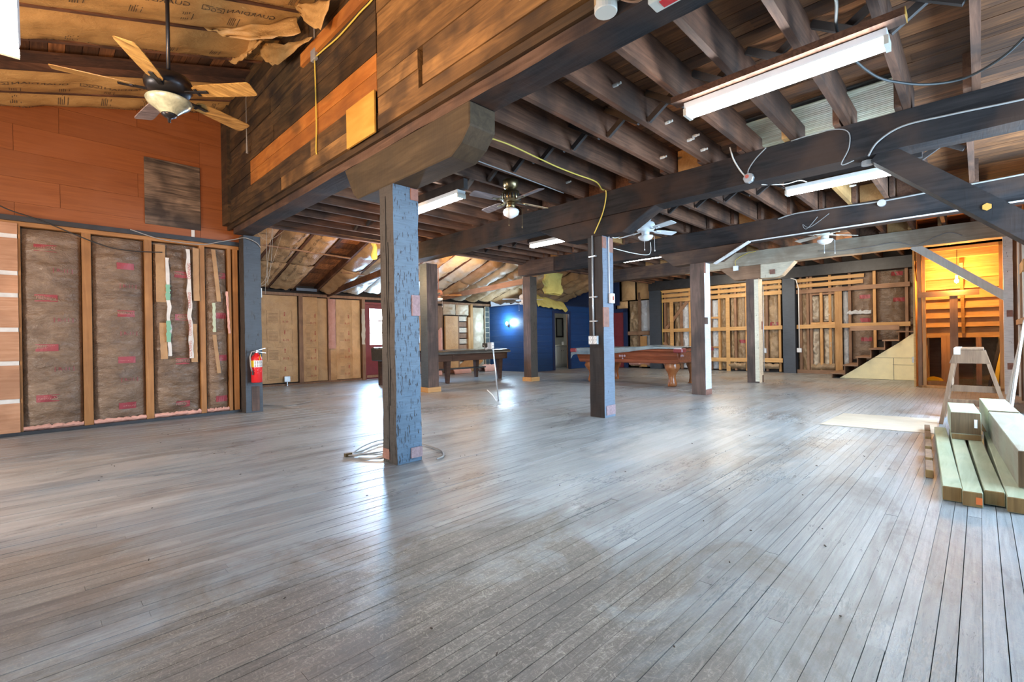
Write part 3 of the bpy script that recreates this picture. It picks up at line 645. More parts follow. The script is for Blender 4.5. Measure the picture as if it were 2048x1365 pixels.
for (x, y, zz) in ((4.25, 2.155, 3.08), (4.72, 2.155, 3.05), (4.85, 2.155, 3.13), (5.05, 2.155, 3.04), (3.35, 2.155, 3.10), (4.95, 2.566, 3.05), (4.9, 3.85, 3.08), (6.4, 1.72, 3.05), (7.3, 1.30, 3.12), (7.9, 1.30, 3.08)):
    MB().lathe([(0.016, 0), (0.016, 0.045), (0.011, 0.047), (0.011, 0.075)], (x, y - 0.05, zz), 8, 0, Matrix.Rotation(PI / 2, 3, 'X')).build('wooden_peg', M['whitewood'], ce)

# ------------------------------------------------------------------ lean-to roof beyond the last joist
cb = struct('ceiling_back', (8, 10.4, 2.9)); r = random.Random(21)
def lz(y): return 2.408 + (12.466 - y) * 0.3095
Ya, Yb = 7.95, 12.5
for k in range(22):
    x = 2.84 + 0.61 * k
    if x > 15.1: break
    slabr('rafter', (x + 0.0, Ya, lz(Ya) + .07), (x, Yb, lz(Yb) + .07), 0.06, 0.14, M['joist'], cb)
for k in range(17):        # boards of the open bay
    y0 = Ya + k * 0.27; 
    MB().bar((4.64, y0 + .133, lz(y0 + .133) + .16), (5.31, y0 + .133, lz(y0 + .133) + .16), 0.276, 0.022, 0, (0, .31, 1)).build('roof_board', M['mahogany'] if 0 else M['deck'], cb)
MB().add([(2.2, Ya, lz(Ya) + .19), (15.2, Ya, lz(Ya) + .19), (15.2, 12.6, lz(12.6) + .19), (2.2, 12.6, lz(12.6) + .19), (2.2, Ya, lz(Ya) + .24), (15.2, Ya, lz(Ya) + .24), (15.2, 12.6, lz(12.6) + .24), (2.2, 12.6, lz(12.6) + .24)],
         [(0, 3, 2, 1), (4, 5, 6, 7), (0, 1, 5, 4), (1, 2, 6, 5), (2, 3, 7, 6), (3, 0, 4, 7)]).build('roof_shell', M['subfloor'], cb)
MB().box(4.72, 5.24, 12.30, 12.34, 2.40, 2.47).build('eave_block', M['post_blue2'], cb)
for k in range(-1, 20):
    x0 = 2.87 + 0.61 * k
    if k == 3: continue        # the open bay between x = 4.70 and 5.28
    if x0 > 14.6: break
    if x0 < 2.2: continue
    mt = M['kraft_y'] if k in (0, 1, 2, 12, 13, 14, 15, 16, 17, 18) else (M['kraft_w'] if k % 3 != 1 else M['kraft_y'])
    for (ya, yb) in ((Ya, 9.6), (9.55, 11.1), (11.0, 12.32)):
        n0 = Vector((0, -0.3095, -1)).normalized()
        bo, bf = batt('roof_batt', cb, (x0, ya, lz(ya) + r.uniform(-.02, .04)), (0.55, 0, 0), (0, yb - ya, lz(yb) - lz(ya)), n0, mt, r.uniform(0.08, 0.20) if k > 3 else r.uniform(.05, .11), 0.045, 12, 24, 60 + k * 3 + int(ya), (5, 5), 0.0, 0.03)
        if k < 3: rprint(bo, bf, yb - ya, 0.55, 0.42 if k % 2 else 0.14, k + int(ya), k % 2 == 0)
slabr('tie_beam', (9.15, 12.35, 2.42), (9.15, 8.1, 2.62), 0.05, 0.15, M['oldrail'], cb)
slabr('tie_beam', (5.55, 12.35, 2.36), (5.55, 8.1, 2.75), 0.05, 0.15, M['joist'], cb)
slabr('batten', (3.0, 10.2, lz(10.2) - .06), (5.2, 10.35, lz(10.35) - .06), 0.035, 0.03, M['oldrail'], cb); slabr('batten', (3.0, 9.1, lz(9.1) - .06), (4.68, 9.2, lz(9.2) - .06), 0.035, 0.03, M['oldrail'], cb)
slabr('batten', (5.3, 11.0, lz(11.0) - .10), (6.9, 11.1, lz(11.1) - .10), 0.035, 0.03, M['oldrail'], cb)

# ------------------------------------------------------------------ back wall of the lean-to
wb = struct('wall_back', (7, 12.4, 0)); YB = 12.4; r = random.Random(31)
MB().box(2.2, 11.6, YB + 0.10, YB + 0.16, 0, 2.5).build('backing', M['subfloor'], wb) if 0 else None
for a, b in ((2.2, 6.62), (7.66, 11.6)): MB().box(a, b, YB + 0.10, YB + 0.16, 0, 2.55).build('backing', M['subfloor'], wb)
MB().box(6.62, 7.66, YB + .10, YB + .16, 2.16, 2.55).build('backing', M['subfloor'], wb)
slab('top_plate', 2.2, 11.5, YB - 0.03, YB + 0.1, 2.27, 2.34, M['oldstud'], wb)
slab('sill_plate', 2.2, 6.62, YB - 0.0, YB + 0.1, 0.0, 0.05, M['oldstud'], wb)
def wbatt(x0, x1, z0, z1, mt, bl=0.03, sd=0, prints=True, wr=0.012):
    o, fn = batt('insulation_batt', wb, (x0, YB + 0.03, z0), (x1 - x0, 0, 0), (0, 0, z1 - z0), (0, -1, 0), mt, bl, wr * 1.8, 14, 44, sd, (4, 5))
    if prints:
        mb = MB(); W, H = x1 - x0, z1 - z0; rr = random.Random(sd); zz = 0.25
        while zz < H - 0.3:
            f1 = lambda u, v, zz=zz: fn(0.5 + u / W, (zz + v) / H, 0.006)
            for a0, a1, b0, b1 in ((-.2, .2, .17, .175), (-.2, .2, -.175, -.17), (-.2, -.195, -.17, .17), (.195, .2, -.17, .17), (.0, .004, -.17, .17)): add_rect(mb, a0 * W / .58, a1 * W / .58, b0, b1, f1, 0)
            for q in range(7): add_rect(mb, -.17 * W / .58, -.03 * W / .58, -.12 + q * .035, -.108 + q * .035, f1, 0)
            add_text(mb, 'R-19', 0.075, lambda u, v, f1=f1: f1(u + .09 * W / .58, v - .11), 1)
            for q in range(3): add_rect(mb, .1, .13, .04 + q * .035, .065 + q * .035, f1, 1)
            zz += 0.46
        mb.build('printed_lettering', [plain('tan_print', (0.33, 0.20, 0.10), .7) if 'tan_print' not in bpy.data.materials else bpy.data.materials['tan_print'], M['redink']], o)
    return o
for i, (a, b) in enumerate(((3.3, 3.86), (3.9, 4.78))): wbatt(a, b, 0.08, 2.26, M['kraft_wall'], 0.03, 40 + i)
slab('wall_stud', 4.80, 4.90, YB - 0.02, YB + 0.10, 0.05, 2.27, M['oldstud'], wb)
wbatt(4.92, 5.30, 0.06, 2.26, M['kraft_wall'], 0.02, 43); wbatt(5.30, 5.55, 0.06, 2.24, M['kraft_wall'], 0.02, 44, False)
MB().grid(lambda u, v: (5.57 + 0.20 * u, YB - 0.02 - 0.05 * math.sin(PI * u) + 0.02 * nz((u * 5, v * 8, 3)), 0.9 + 1.33 * v), 8, 26).build('exposed_wool', M['pink'], wb, smooth=True)
wbatt(5.56, 5.80, 0.05, 1.0, M['kraft_wall'], 0.02, 45, False); wbatt(5.80, 6.26, 0.06, 2.24, M['kraft_wall'], 0.03, 46); wbatt(6.26, 6.50, 0.06, 2.24, M['kraft_wall'], 0.02, 47, False)
slab('wall_stud', 5.56, 5.62, YB - 0.01, YB + 0.1, 0.05, 2.27, M['oldstud'], wb)
slab('wall_stud', 6.53, 6.62, YB - 0.05, YB + 0.10, 0.0, 2.27, M['oldstud'], wb)
MB().grid(lambda u, v: (6.50 + 0.10 * u + .03 * nz((v * 6, u, 8)), YB - 0.07 + .02 * nz((v * 5, u * 3, 9)), 1.0 + 1.0 * v), 4, 20).build('torn_paper', M['palepaper'], wb, smooth=True)
# right part of the back wall, beyond the near posts
slab('wall_stud', 9.0, 9.09, YB - 0.03, YB + .1, 0.0, 2.27, M['oldstud'], wb); slab('wall_stud', 9.18, 9.38, YB - 0.0, YB + .1, 0.0, 2.2, M['oldstud'], wb); slab('wall_stud', 10.52, 10.62, YB - 0.05, YB + .1, 0.0, 2.3, M['stud'], wb)
slab('wall_stud', 7.68, 7.76, YB - .03, YB + .1, 0, 2.27, M['oldstud'], wb)
wbatt(7.78, 8.38, 0.05, 2.24, M['kraft_wall'], 0.03, 48); wbatt(8.4, 8.98, 0.05, 2.24, M['kraft_wall'], 0.03, 49)
wbatt(9.42, 9.92, 1.92, 2.30, M['kraft_w'], 0.08, 50, False, 0.03); wbatt(9.94, 10.5, 1.92, 2.30, M['kraft_w'], 0.08, 51, False, 0.03)
MB().grid(lambda u, v: (9.15 + 0.16 * u, YB - 0.05 - 0.05 * math.sin(PI * u), 0.75 + (0.65 + .1 * math.sin(PI * u)) * v), 6, 10).build('exposed_wool', M['pink'], wb, smooth=True)
o = slab('cardboard_panel', 9.44, 9.96, YB - 0.05, YB + 0.02, 0.15, 1.88, M['kraft_wall'], wb)
slab('wall_stud', 9.97, 10.03, YB - .03, YB + .1, 0, 1.9, M['oldstud'], wb)
for k in range(9): slab('lath_board', 10.04, 10.40, YB + 0.0, YB + 0.05, 0.20 + k * 0.19, 0.36 + k * 0.19, M['oldrail'] if k % 2 else M['palepaper'], wb)
slab('wall_stud', 10.40, 10.50, YB - .06, YB + .1, 0, 1.85, M['stud'], wb)
wbatt(10.64, 11.18, 0.05, 2.2, M['kraft_w'], 0.09, 52, False, 0.03)
MB().box(11.20, 11.40, YB - 0.03, YB + .02, 0.0, 2.25).build('tile_backing', M['palepaper'], wb)
for k in range(12): slab('dark_tile', 11.215, 11.375, YB - 0.045, YB - .03, 0.06 + k * 0.183, 0.225 + k * 0.183, M['greytile'], wb)
# maroon door with three panes, daylight behind
d1 = struct('door_1', (7.1, YB, 0))
mb = MB()
for b in ((6.64, 7.64, 0.0, 0.98), (6.64, 7.64, 2.02, 2.16), (6.64, 6.80, .98, 2.02), (7.42, 7.64, .98, 2.02), (6.80, 7.42, 1.315, 1.340), (6.80, 7.42, 1.66, 1.685)):
    mb.box(b[0], b[1], YB + .03, YB + .075, b[2], b[3])
mb.build('door_leaf', M['reddoor'], d1)
for z0, z1 in ((.98, 1.315), (1.34, 1.66), (1.685, 2.02)): slab('pane', 6.80, 7.42, YB + .05, YB + .056, z0, z1, M['glass'], d1)
for b in ((6.60, 6.66, 0, 2.2), (7.62, 7.68, 0, 2.2), (6.60, 7.68, 2.14, 2.2)): slab('door_frame', b[0], b[1], YB - .01, YB + .1, b[2], b[3], M['reddoor'], d1)
MB().box(6.4, 8.0, YB + .9, YB + .92, 0.6, 2.6).build('daylight_sky', M['sky'])
bpy.data.objects['daylight_sky']['kind'] = 'structure'
slab('lath_board', 6.66, 7.6, YB - .03, YB + .02, 0.05, .12, M['oldrail'], wb)

# ------------------------------------------------------------------ blue partition room
wq = struct('wall_partition', (11.4, 10.35, 0)); r = random.Random(41)
XB, YP = 11.4, 10.35
z = 0.0
while z < 2.2:
    h = min(0.20, 2.22 - z)
    slab('blue_board', XB, XB + .05, YP, 12.4, z + .001, z + h - .001, M['blue'], wq)
    if z < 1.95:
        slab('blue_board', XB + .05, 12.52, YP, YP + .05, z + .001, z + h - .001, M['blue'], wq); slab('blue_board', 13.43, 15.0, YP, YP + .05, z + .001, z + h - .001, M['blue'], wq)
    else: slab('blue_board', XB + .05, 15.0, YP, YP + .05, z + .001, z + h - .001, M['blue'], wq)
    z += h
slab('cap_board', XB - .01, XB + .07, YP - .01, 12.4, 2.22, 2.25, M['bluedark'], wq); slab('cap_board', XB, 15.0, YP - .01, YP + .07, 2.22, 2.25, M['bluedark'], wq)
slab('corner_trim', XB - .012, XB + .05, YP - .012, YP + .05, 0, 2.22, M['bluedark'], wq)
for a, b, c, d in ((12.44, 12.56, 0, 2.05), (13.37, 13.45, 0, 2.05), (12.44, 13.45, 1.95, 2.05)): slab('door_casing', a, b, YP - .015, YP + .06, c, d, M['bluedark'], wq)
# bathroom seen through the doorway
bm_ = struct('wall_bathroom', (13, 12, 0))
MB().box(11.5, 15.0, 11.86, 11.92, 0, 2.2).box(14.95, 15.0, 10.42, 11.86, 0, 2.2).box(11.46, 15, 10.42, 11.92, 2.15, 2.19).build('plaster', M['bathwall'], bm_)
point('added_bathroom_light', (13.0, 10.9, 2.05), 7, (1.0, 0.95, 0.85), .06)  # light added without a fitting, to brighten the bathroom
v = thing('vanity_cabinet', 'white vanity cabinet with two doors seen through the blue doorway', 'cabinet', (14.1, 11.5, 0))
MB().box(13.75, 14.45, 11.3, 11.84, 0.05, 0.80).build('body', M['vanity'], v); MB().box(13.72, 14.48, 11.27, 11.85, .80, .84).build('countertop', M['offwhite'], v)
for a in (13.77, 14.11):
    dd = MB().box(a, a + .32, 11.28, 11.30, .12, .76).build('door', M['vanity'], v, bevel=.006)
    MB().lathe([(.012, 0), (.016, .02)], (a + (.28 if a < 14 else .04), 11.265, .62), 8, 0, Matrix.Rotation(PI / 2, 3, 'X')).build('knob', M['darkmetal'], dd)
MB().box(13.75, 14.45, 11.36, 11.84, 0, .05).build('toe_kick', M['vanity'], v)
o = MB().lathe([(.055, 0), (.055, .12)], (14.36, 11.42, .841), 14).build('paper_roll', M['white']); tag(o, 'white paper roll standing on the vanity counter', 'paper roll')
v = thing('wall_mirror', 'dark framed mirror over the vanity behind the blue doorway', 'mirror', (14.7, 11.84, 1.5))
MB().box(14.52, 14.85, 11.845, 11.858, 1.20, 1.85).build('pane', M['mirror'], v); MB().box(14.46, 14.52, 11.83, 11.858, 1.14, 1.91).box(14.85, 14.91, 11.83, 11.858, 1.14, 1.91).box(14.52, 14.85, 11.83, 11.858, 1.85, 1.91).box(14.52, 14.85, 11.83, 11.858, 1.14, 1.20).build('frame', M['darkmetal'], v)
dr = thing('bathroom_door', 'brown door folded back inside the blue doorway', 'door', (13.4, 10.45, 0))
MB().bar((13.40, 10.47, .98), (14.05, 10.72, .98), .035, 1.92).build('door_leaf', M['oldstud'], dr); MB().lathe([(.02, 0), (.028, .03), (.02, .05)], (13.98, 10.71, .95), 10, 0, Matrix.Rotation(-PI / 2, 3, 'X')).build('knob', M['brass'], dr)
# wall light on the blue boards
v = thing('wall_light', 'small glowing wall light on the blue partition', 'lamp', (11.38, 11.39, 1.5))
MB().lathe([(.05, 0), (.05, .02)], (11.40, 11.39, 1.55), 14, 0, Matrix.Rotation(-PI / 2, 3, 'Y')).build('backplate', M['darkmetal'], v)
MB().tube([(11.38, 11.39, 1.55), (11.32, 11.39, 1.50), (11.30, 11.39, 1.55)], .008).build('arm', M['darkmetal'], v)
MB().lathe([(.012, -.05), (.03, -.03), (.042, .01), (.034, .05), (.008, .07)], (11.30, 11.39, 1.61), 14).build('glass_shade', M['sconce'], v, smooth=True)
point('wall_light_glow', (11.17, 11.39, 1.66), 45, (0.62, 0.86, 1.0), 0.12)

# ------------------------------------------------------------------ rear wall (studs, rails, foil and paper batts)
wr = struct('wall_rear', (15, 4, 0)); XR = 15.0; r = random.Random(51)
MB().box(XR + .2, XR + .26, -.5, 10.3, 0, 3.3).box(XR + .2, XR + .26, 8.0, 12.5, 0, 4.2).build('backing', M['subfloor'], wr)
def rpost(name, y0, y1, lab):
    t = thing(name, lab, 'post', (XR, (y0 + y1) / 2, 0), kind='thing')
    rough_box(XR - .06, XR + .16, y0, y1, 0, 3.0, [M['beam'] if 0 else M['post_dark'], M['bluepost']], 'shaft', t, .3, .005, {'-x': 1, '-y': 1}); return t
M['bluepost'] = painted('dark_slate_paint', (0.045, 0.058, 0.078), (0.02, 0.02, 0.025), 0.25, 0.30, 0.5)
rpost('timber_post', 3.66, 3.97, 'dark slate timber post against the rear stud wall beside the stairs')
rpost('timber_post', 7.68, 8.09, 'dark slate timber post on the rear wall beyond the red pool table')
slab('header_beam', XR - .10, XR + .18, -.4, 8.09, 2.66, 2.95, M['black'], wr)
# rails
for z0, z1, ya in ((2.555, 2.645, 2.10), (2.40, 2.50, 2.12), (2.235, 2.345, 1.2)):
    for a, b in ((4.0, 5.1), (5.1, 7.66)): slab('wall_rail', XR, XR + .04, a + .002, b - .002, z0, z1, M['rail'], wr)
    slab('wall_rail', XR, XR + .04, ya, 3.64, z0 - .03, z1 - .03, M['rail'] if ya > 2 else M['oldrail'], wr)
for a, b in ((4.0, 7.66), (1.2, 3.64)): slab('wall_rail', XR, XR + .04, a, b, 1.235, 1.345, M['rail'], wr)
slab('wall_rail', XR, XR + .04, 4.0, 7.66, 0.285, 0.405, M['rail'], wr)
slab('sill_plate', XR, XR + .09, 1.2, 3.64, 0.0, 0.10, M['oldrail'], wr)
slab('wall_rail', XR, XR + .05, 8.11, 8.98, 1.16, 1.29, M['oldrail'], wr)
for y in (5.50, 7.32): slab('front_stud', XR - .002, XR + .038, y - .055, y + .055, 0.0, 2.235, M['rail'], wr)
slab('front_stud', XR - .002, XR + .04, 2.58, 2.74, 0.1, 2.2, M['stud'], wr)
for y in (4.08, 4.42, 4.98, 5.30, 5.78, 6.05, 6.38, 6.72, 7.02, 7.58, 3.55, 3.38, 3.30, 2.86, 2.42, 1.90, 1.27, 8.55):
    slab('wall_stud', XR + .06, XR + .16, y - .03, y + .03, 0.02, 2.66, M['stud'] if r.random() < .5 else M['oldstud'], wr)
slab('window_blocking', XR + .06, XR + .15, 5.80, 6.70, 1.62, 1.68, M['stud'], wr); slab('window_blocking', XR + .06, XR + .15, 5.80, 6.70, 0.70, 0.75, M['stud'], wr)
slab('window_blocking', XR + .04, XR + .15, 2.74, 3.30, 1.34, 1.40, M['stud'], wr); slab('window_blocking', XR + .04, XR + .15, 2.74, 3.30, 2.14, 2.19, M['oldstud'], wr); slab('wall_stud', XR + .04, XR + .14, 3.03, 3.09, .1, 2.2, M['stud'], wr)
slab('cross_brace', XR + .05, XR + .07, 7.05, 7.10, .5, .52, M['oldstud'], wr)
slabr('cross_brace', (XR + .05, 7.62, 1.25), (XR + .05, 6.72, 2.3), .03, .10, M['oldstud'], wr); slabr('cross_brace', (XR + .05, 7.62, .9), (XR + .05, 7.12, .3), .03, .10, M['oldstud'], wr)
def rbatt(y0, y1, z0, z1, mt, bl=.05, sd=0, lab=(), wr_=.03):
    o, fn = batt('insulation_batt', wr, (XR + .16, y0, z0), (0, y1 - y0, 0), (0, 0, z1 - z0), (-1, 0, 0), mt, bl, wr_ * (2.0 if mt.name in ('brown_crumpled_facing', 'grey_tan_facing', 'silver_foil') else 1.2), 12, 40, sd, (9, 7))
    for (yy, zz) in lab:
        mb = MB(); f1 = lambda u, v: fn((yy - y0 + u) / (y1 - y0), (zz - z0 + v) / (z1 - z0), .008)
        for k in range(4): add_rect(mb, -.11 + .055 * k, -.055 + .055 * k, -.05, .05, f1)
        mb.build('printed_label', M['pinklabel'], o)
sd = 70
for (a, b, z0, z1, mt, bl, lab) in (
    (4.12, 4.40, .3, 2.6, 'rearpaper', .06, ((4.24, 1.4),)), (4.45, 4.95, .3, 2.6, 'rearpaper', .07, ()), (5.01, 5.27, .05, 2.6, 'rearpaper', .05, ((5.1, .9),)), (5.33, 5.47, .05, 2.6, 'rearpaper', .03, ()),
    (5.55, 5.76, .05, 2.6, 'rearpaper', .04, ()), (6.08, 6.36, .05, 2.2, 'foil', .04, ()), (5.82, 6.02, .05, 2.2, 'foil', .04, ()), (6.42, 6.70, .3, 2.2, 'foil', .04, ()), (6.08, 7.6, 2.2, 2.64, 'rearpaper', .03, ()),
    (6.75, 7.0, .05, 2.2, 'foil', .05, ()), (7.04, 7.28, .05, 2.2, 'rearpaper', .06, ()), (7.34, 7.56, .05, 2.2, 'rearpaper', .06, ()),
    (3.12, 3.30, 1.42, 2.12, 'palepaper', .08, ()), (2.80, 3.02, 1.42, 2.12, 'palepaper', .08, ()), (3.12, 3.30, .12, 1.22, 'palepaper', .08, ()), (2.80, 3.02, .12, 1.22, 'palepaper', .08, ()),
    (2.45, 2.58, .12, 2.2, 'foil', .07, ()), (2.60, 2.80, .12, 2.5, 'rearpaper', .03, ()), (3.3, 3.62, .1, 2.6, 'rearpaper', .02, ()),
    (1.94, 2.38, 0.4, 2.64, 'brownpaper', .07, ((2.1, 2.02), (2.1, 1.42), (2.08, .92))), (1.30, 1.86, .9, 2.64, 'brownpaper', .07, ((1.45, 2.55), (1.42, 1.9), (1.42, 1.3))), (.85, 1.25, .9, 2.64, 'brownpaper', .05, ()),
    (8.12, 8.52, 1.3, 2.38, 'foil', .05, ()), (8.12, 8.5, .05, 1.15, 'foil', .04, ()), (8.58, 8.98, 1.3, 2.38, 'rearpaper', .03, ()), (8.56, 8.98, .05, 1.15, 'rearpaper', .03, ()),
    (8.12, 8.68, 2.42, 3.2, 'kraft_wall', .06, ()), (8.74, 9.3, 2.42, 3.2, 'kraft_wall', .06, ()), (9.05, 9.5, 2.14, 2.40, 'kraft_wall', .05, ())):
    sd += 1; rbatt(a, b, z0, z1, M[mt], bl, sd, lab, .012 if mt in ('kraft_wall',) else .032)
slab('kraft_panel', XR + .02, XR + .05, 8.25, 8.50, .05, 1.12, M['stud'], wr)
for y in (2.32, 2.1): 
    MB().grid(lambda u, v: (XR + .07 - .03 * math.sin(PI * u), y - .13 + .3 * u, 1.58 + .09 * v + .04 * nz((u * 6, v, y))), 8, 4).build('torn_foil', M['foil'], wr, smooth=True)
for (ya, yb) in ((7.1, 7.62), (5.0, 5.5), (4.1, 4.9), (2.76, 3.3), (8.1, 8.95)):
    MB().grid(lambda u, v: (XR + .05 - .06 * math.sin(PI * v) + .03 * nz((u * 9, v * 3, ya)), ya + (yb - ya) * u, .1 + .16 * v * (1 + .6 * nz((u * 7, ya, 0)))), 14, 5).build('slumped_wool', M['pink'] if ya in (7.1, 8.1) else M['rearpaper'], wr, smooth=True)
slab('blue_gable', XR + .02, XR + .06, 9.5, 10.34, 2.0, 3.1, M['bluedark'], wr); MB().prism([(9.3, 2.25), (12.3, 2.25), (12.3, 2.45), (9.3, 3.35)], XR - .02, XR + .02, 'x').build('gable_boards', M['bluedark'], wr)
# red door in a blue frame
d2_ = struct('door_2', (XR, 9.4, 0))
MB().box(XR - .02, XR + .03, 9.12, 9.9, 0.01, 1.99).build('door_leaf', M['reddoor'], d2_, bevel=.01)
for a, b, c, d in ((8.99, 9.12, 0, 2.10), (9.9, 10.02, 0, 2.1), (8.99, 10.02, 1.99, 2.12)): slab('door_frame', XR - .05, XR + .04, a, b, c, d, M['bluedark'], d2_)
slab('door_panel', XR - .03, XR - .015, 9.2, 9.45, .2, 1.2, M['reddoor'], d2_)

# ------------------------------------------------------------------ stairs along the rear wall
st = thing('wooden_stairs', 'bare wooden stairs climbing along the rear wall above a cream board', 'stairs', (13.7, 1.8, 0), kind='thing')
sy = [2.59, 2.335, 2.08, 1.825, 1.57, 1.315, 1.05]; sz = [.125, .325, .525, .72, .915, 1.11]
for k in range(6):
    slab('tread', 13.68, 14.9, sy[k + 1] - .02, sy[k] + .025, sz[k] - .03, sz[k], M['oldrail'], st)
    slab('riser', 13.72, 14.9, sy[k] - .02, sy[k], sz[k - 1] if k else 0.0, sz[k] - .03, M['oldstud'], st)
MB().prism([(2.43, 0.005), (1.0, 0.005), (1.0, 1.07), (1.09, 1.03), (1.315, .84), (1.57, .65), (1.825, .455), (2.08, .26)], 13.76, 13.80, 'x').build('cream_board', M['cream'], st)
mb = MB()
for b in ((1.0, 1.78, .50, .506), (1.40, 1.406, 0.0, .50), (1.0, 1.42, .345, .35)): mb.box(13.757, 13.761, b[0], b[1], b[2], b[3])
mb.build('board_seam', M['rubber'], st)
slab('landing', 13.7, 14.95, -.3, 1.05, 1.08, 1.11, M['oldrail'], st); slab('landing_edge', 13.70, 13.74, 1.29, 2.2, 1.14, 1.25, M['oldrail'], st)

# ------------------------------------------------------------------ closet under the upper stairs, lit by the bare bulb
wc = struct('wall_closet', (12.1, .3, 0)); cb_ = M['closet_board']; XC = 12.1
for a, b in ((.80, .86), (.74, .79)): slab('frame_stud', XC, XC + .09, a, b, .0, 2.66, M['oldstud'] if a > .78 else M['stud'], wc)
slab('frame_stud', XC, XC + .09, -.33, -.25, 0, 2.66, M['stud'], wc); slab('frame_header', XC, XC + .05, -.33, .86, 2.60, 2.66, M['closet_board'], wc); slab('frame_sill', XC, XC + .09, -.33, .86, 0.0, .045, M['stud'], wc)
for k in range(5): slab('side_stud', XC + .35 + k * .45, XC + .42 + k * .45, .82, .90, 0, 2.66, M['stud'], wc)
MB().box(XC + .09, 15.2, .90, .93, 1.1, 3.2).box(XC + .09, 13.75, .90, .93, 0, 1.1).build('side_boarding', M['closet_board'], wc)
MB().box(XC + .09, 15.2, -.44, -.41, 0, 3.2).build('side_boarding', M['closet_board'], wc)
for k in range(5): slab('side_stud', XC + .35 + k * .45, XC + .42 + k * .45, -.41, -.33, 0, 2.66, M['stud'], wc)
slab('front_post', XC + .0, XC + .09, .29, .40, 0.0, 1.79, M['oldstud'], wc); slab('front_rail', XC - .02, XC + .03, .0, .85, 1.74, 1.84, M['oldrail'], wc)
slab('back_stud', 13.35, 13.45, .42, .58, 0, 1.0, M['stud'], wc); slab('back_stud', 13.4, 13.46, -.02, .06, 0, .95, M['oldstud'], wc)
us = thing('upper_stairs', 'underside of bare wooden stairs glowing orange inside the closet', 'stairs', (13.4, .25, 1.0), kind='thing')
slab('header', 13.55, 13.60, -.40, .88, .95, 1.16, cb_, us)
for k in range(8):
    x1 = 13.55 - k * .17; z0 = 1.17 + k * .185
    slab('tread', x1 - .20, x1 + .04, -.40, .88, z0 - .0, z0 + .035, cb_, us); slab('riser', x1 - .20, x1 - .18, -.40, .88, z0 + .035, z0 + .185, cb_, us)
slabr('stringer', (13.5, .24, 1.10), (12.3, .24, 2.42), .05, .2, cb_, us)
for y in (.86, -.38): slabr('stringer', (13.5, y, 1.10), (12.3, y, 2.42), .04, .24, cb_, us)
bl = thing('bare_bulb', 'glowing bare bulb hanging in the orange closet', 'lamp', (12.125, .30, 2.02))
MB().lathe([(.006, -.045), (.026, -.03), (.032, -.005), (.024, .02), (.014, .04), (.014, .055)], (12.125, .30, 2.02), 14).build('bulb', M['bulb'], bl, smooth=True)
MB().lathe([(.02, .05), (.02, .10), (.008, .11)], (12.125, .30, 2.02), 12).build('socket', M['offwhite'], bl); MB().tube([(12.125, .30, 2.12), (12.125, .295, 2.4), (12.125, .29, 2.60)], .004, 6).build('cord', M['rubber'], bl)
point('bulb_glow', (12.03, .30, 1.98), 50, (1.0, 0.48, 0.12), 0.05)
cw = struct('wall_closet_back', (15, .3, 0)); MB().box(14.9, 14.95, -.4, .9, 0, 1.08).build('boards', M['oldrail'], cw)
batt('insulation_batt', cw, (14.86, -.38, 0), (0, .5, 0), (0, 0, 1.0), (-1, 0, 0), M['rearpaper'], .05, .03, 8, 12, 120)
o = MB().bar((13.2, -.22, .02), (13.55, -.30, .95), .06, .035).build('spirit_level', M['yellow']); tag(o, 'long yellow bar leaning in the closet corner', 'bar')
o = MB().bar((12.75, -.12, .02), (13.1, -.30, 1.0), .05, .02).build('dark_bar', M['rubber']); tag(o, 'thin black bar leaning beside the yellow one in the closet', 'bar')
o = MB().grid(lambda u, v: (13.2 + .25 * u, .55 + .3 * v, .075 + .06 * math.sin(PI * u) * math.sin(PI * v) + .03 * nz((u * 5, v * 5, 2))), 8, 8, 0, (0, 0, -.03)).build('yellow_rag', M['yellow'], smooth=True); tag(o, 'crumpled yellow rag on the closet floor', 'rag')
o = MB().bar((12.6, .78, .045), (12.75, .46, .045), .14, .09).build('scrap_block', M['stud']); tag(o, 'short orange wood offcut on the closet floor', 'wood block')

# ------------------------------------------------------------------ right-hand wall sliver and white post
wrt = struct('wall_right', (10.5, -.45, 0))
MB().box(8.6, 12.1, -.60, -.54, 0, 3.2).build('sheathing', M['oldrail'], wrt)
for i, x in enumerate((8.75, 9.35, 9.95, 10.55, 11.15)): slab('wall_stud', x, x + .06, -.54, -.44, 0, 2.66, M['oldstud'] if i % 2 else M['whitewood'], wrt)
for k, x in enumerate((8.85, 9.45, 10.05)): slab('wall_sheet', x, x + .5, -.53, -.48, .3, 2.4 - .2 * k, M['whitewood'], wrt)
slab('wall_rail', 8.7, 11.3, -.45, -.42, 1.16, 1.24, M['oldrail'], wrt); slab('patch_board', 9.6, 10.4, -.46, -.43, 1.9, 2.05, M['stud'], wrt)
slab('corner_board', 11.56, 11.75, -.46, -.40, 0, 2.66, M['oldstud'], wrt)
wpst = thing('timber_post', 'narrow white painted post beside the orange closet opening', 'post', (11.5, -.34, 0), kind='thing')
rough_box(11.44, 11.56, -.40, -.285, 0, 2.65, [M['post_white']], 'shaft', wpst, .12, .004)
for zz in (.42, 1.30): slab('bare_patch', 11.43, 11.47, -.39, -.32, zz, zz + .11, M['bare'], wpst)

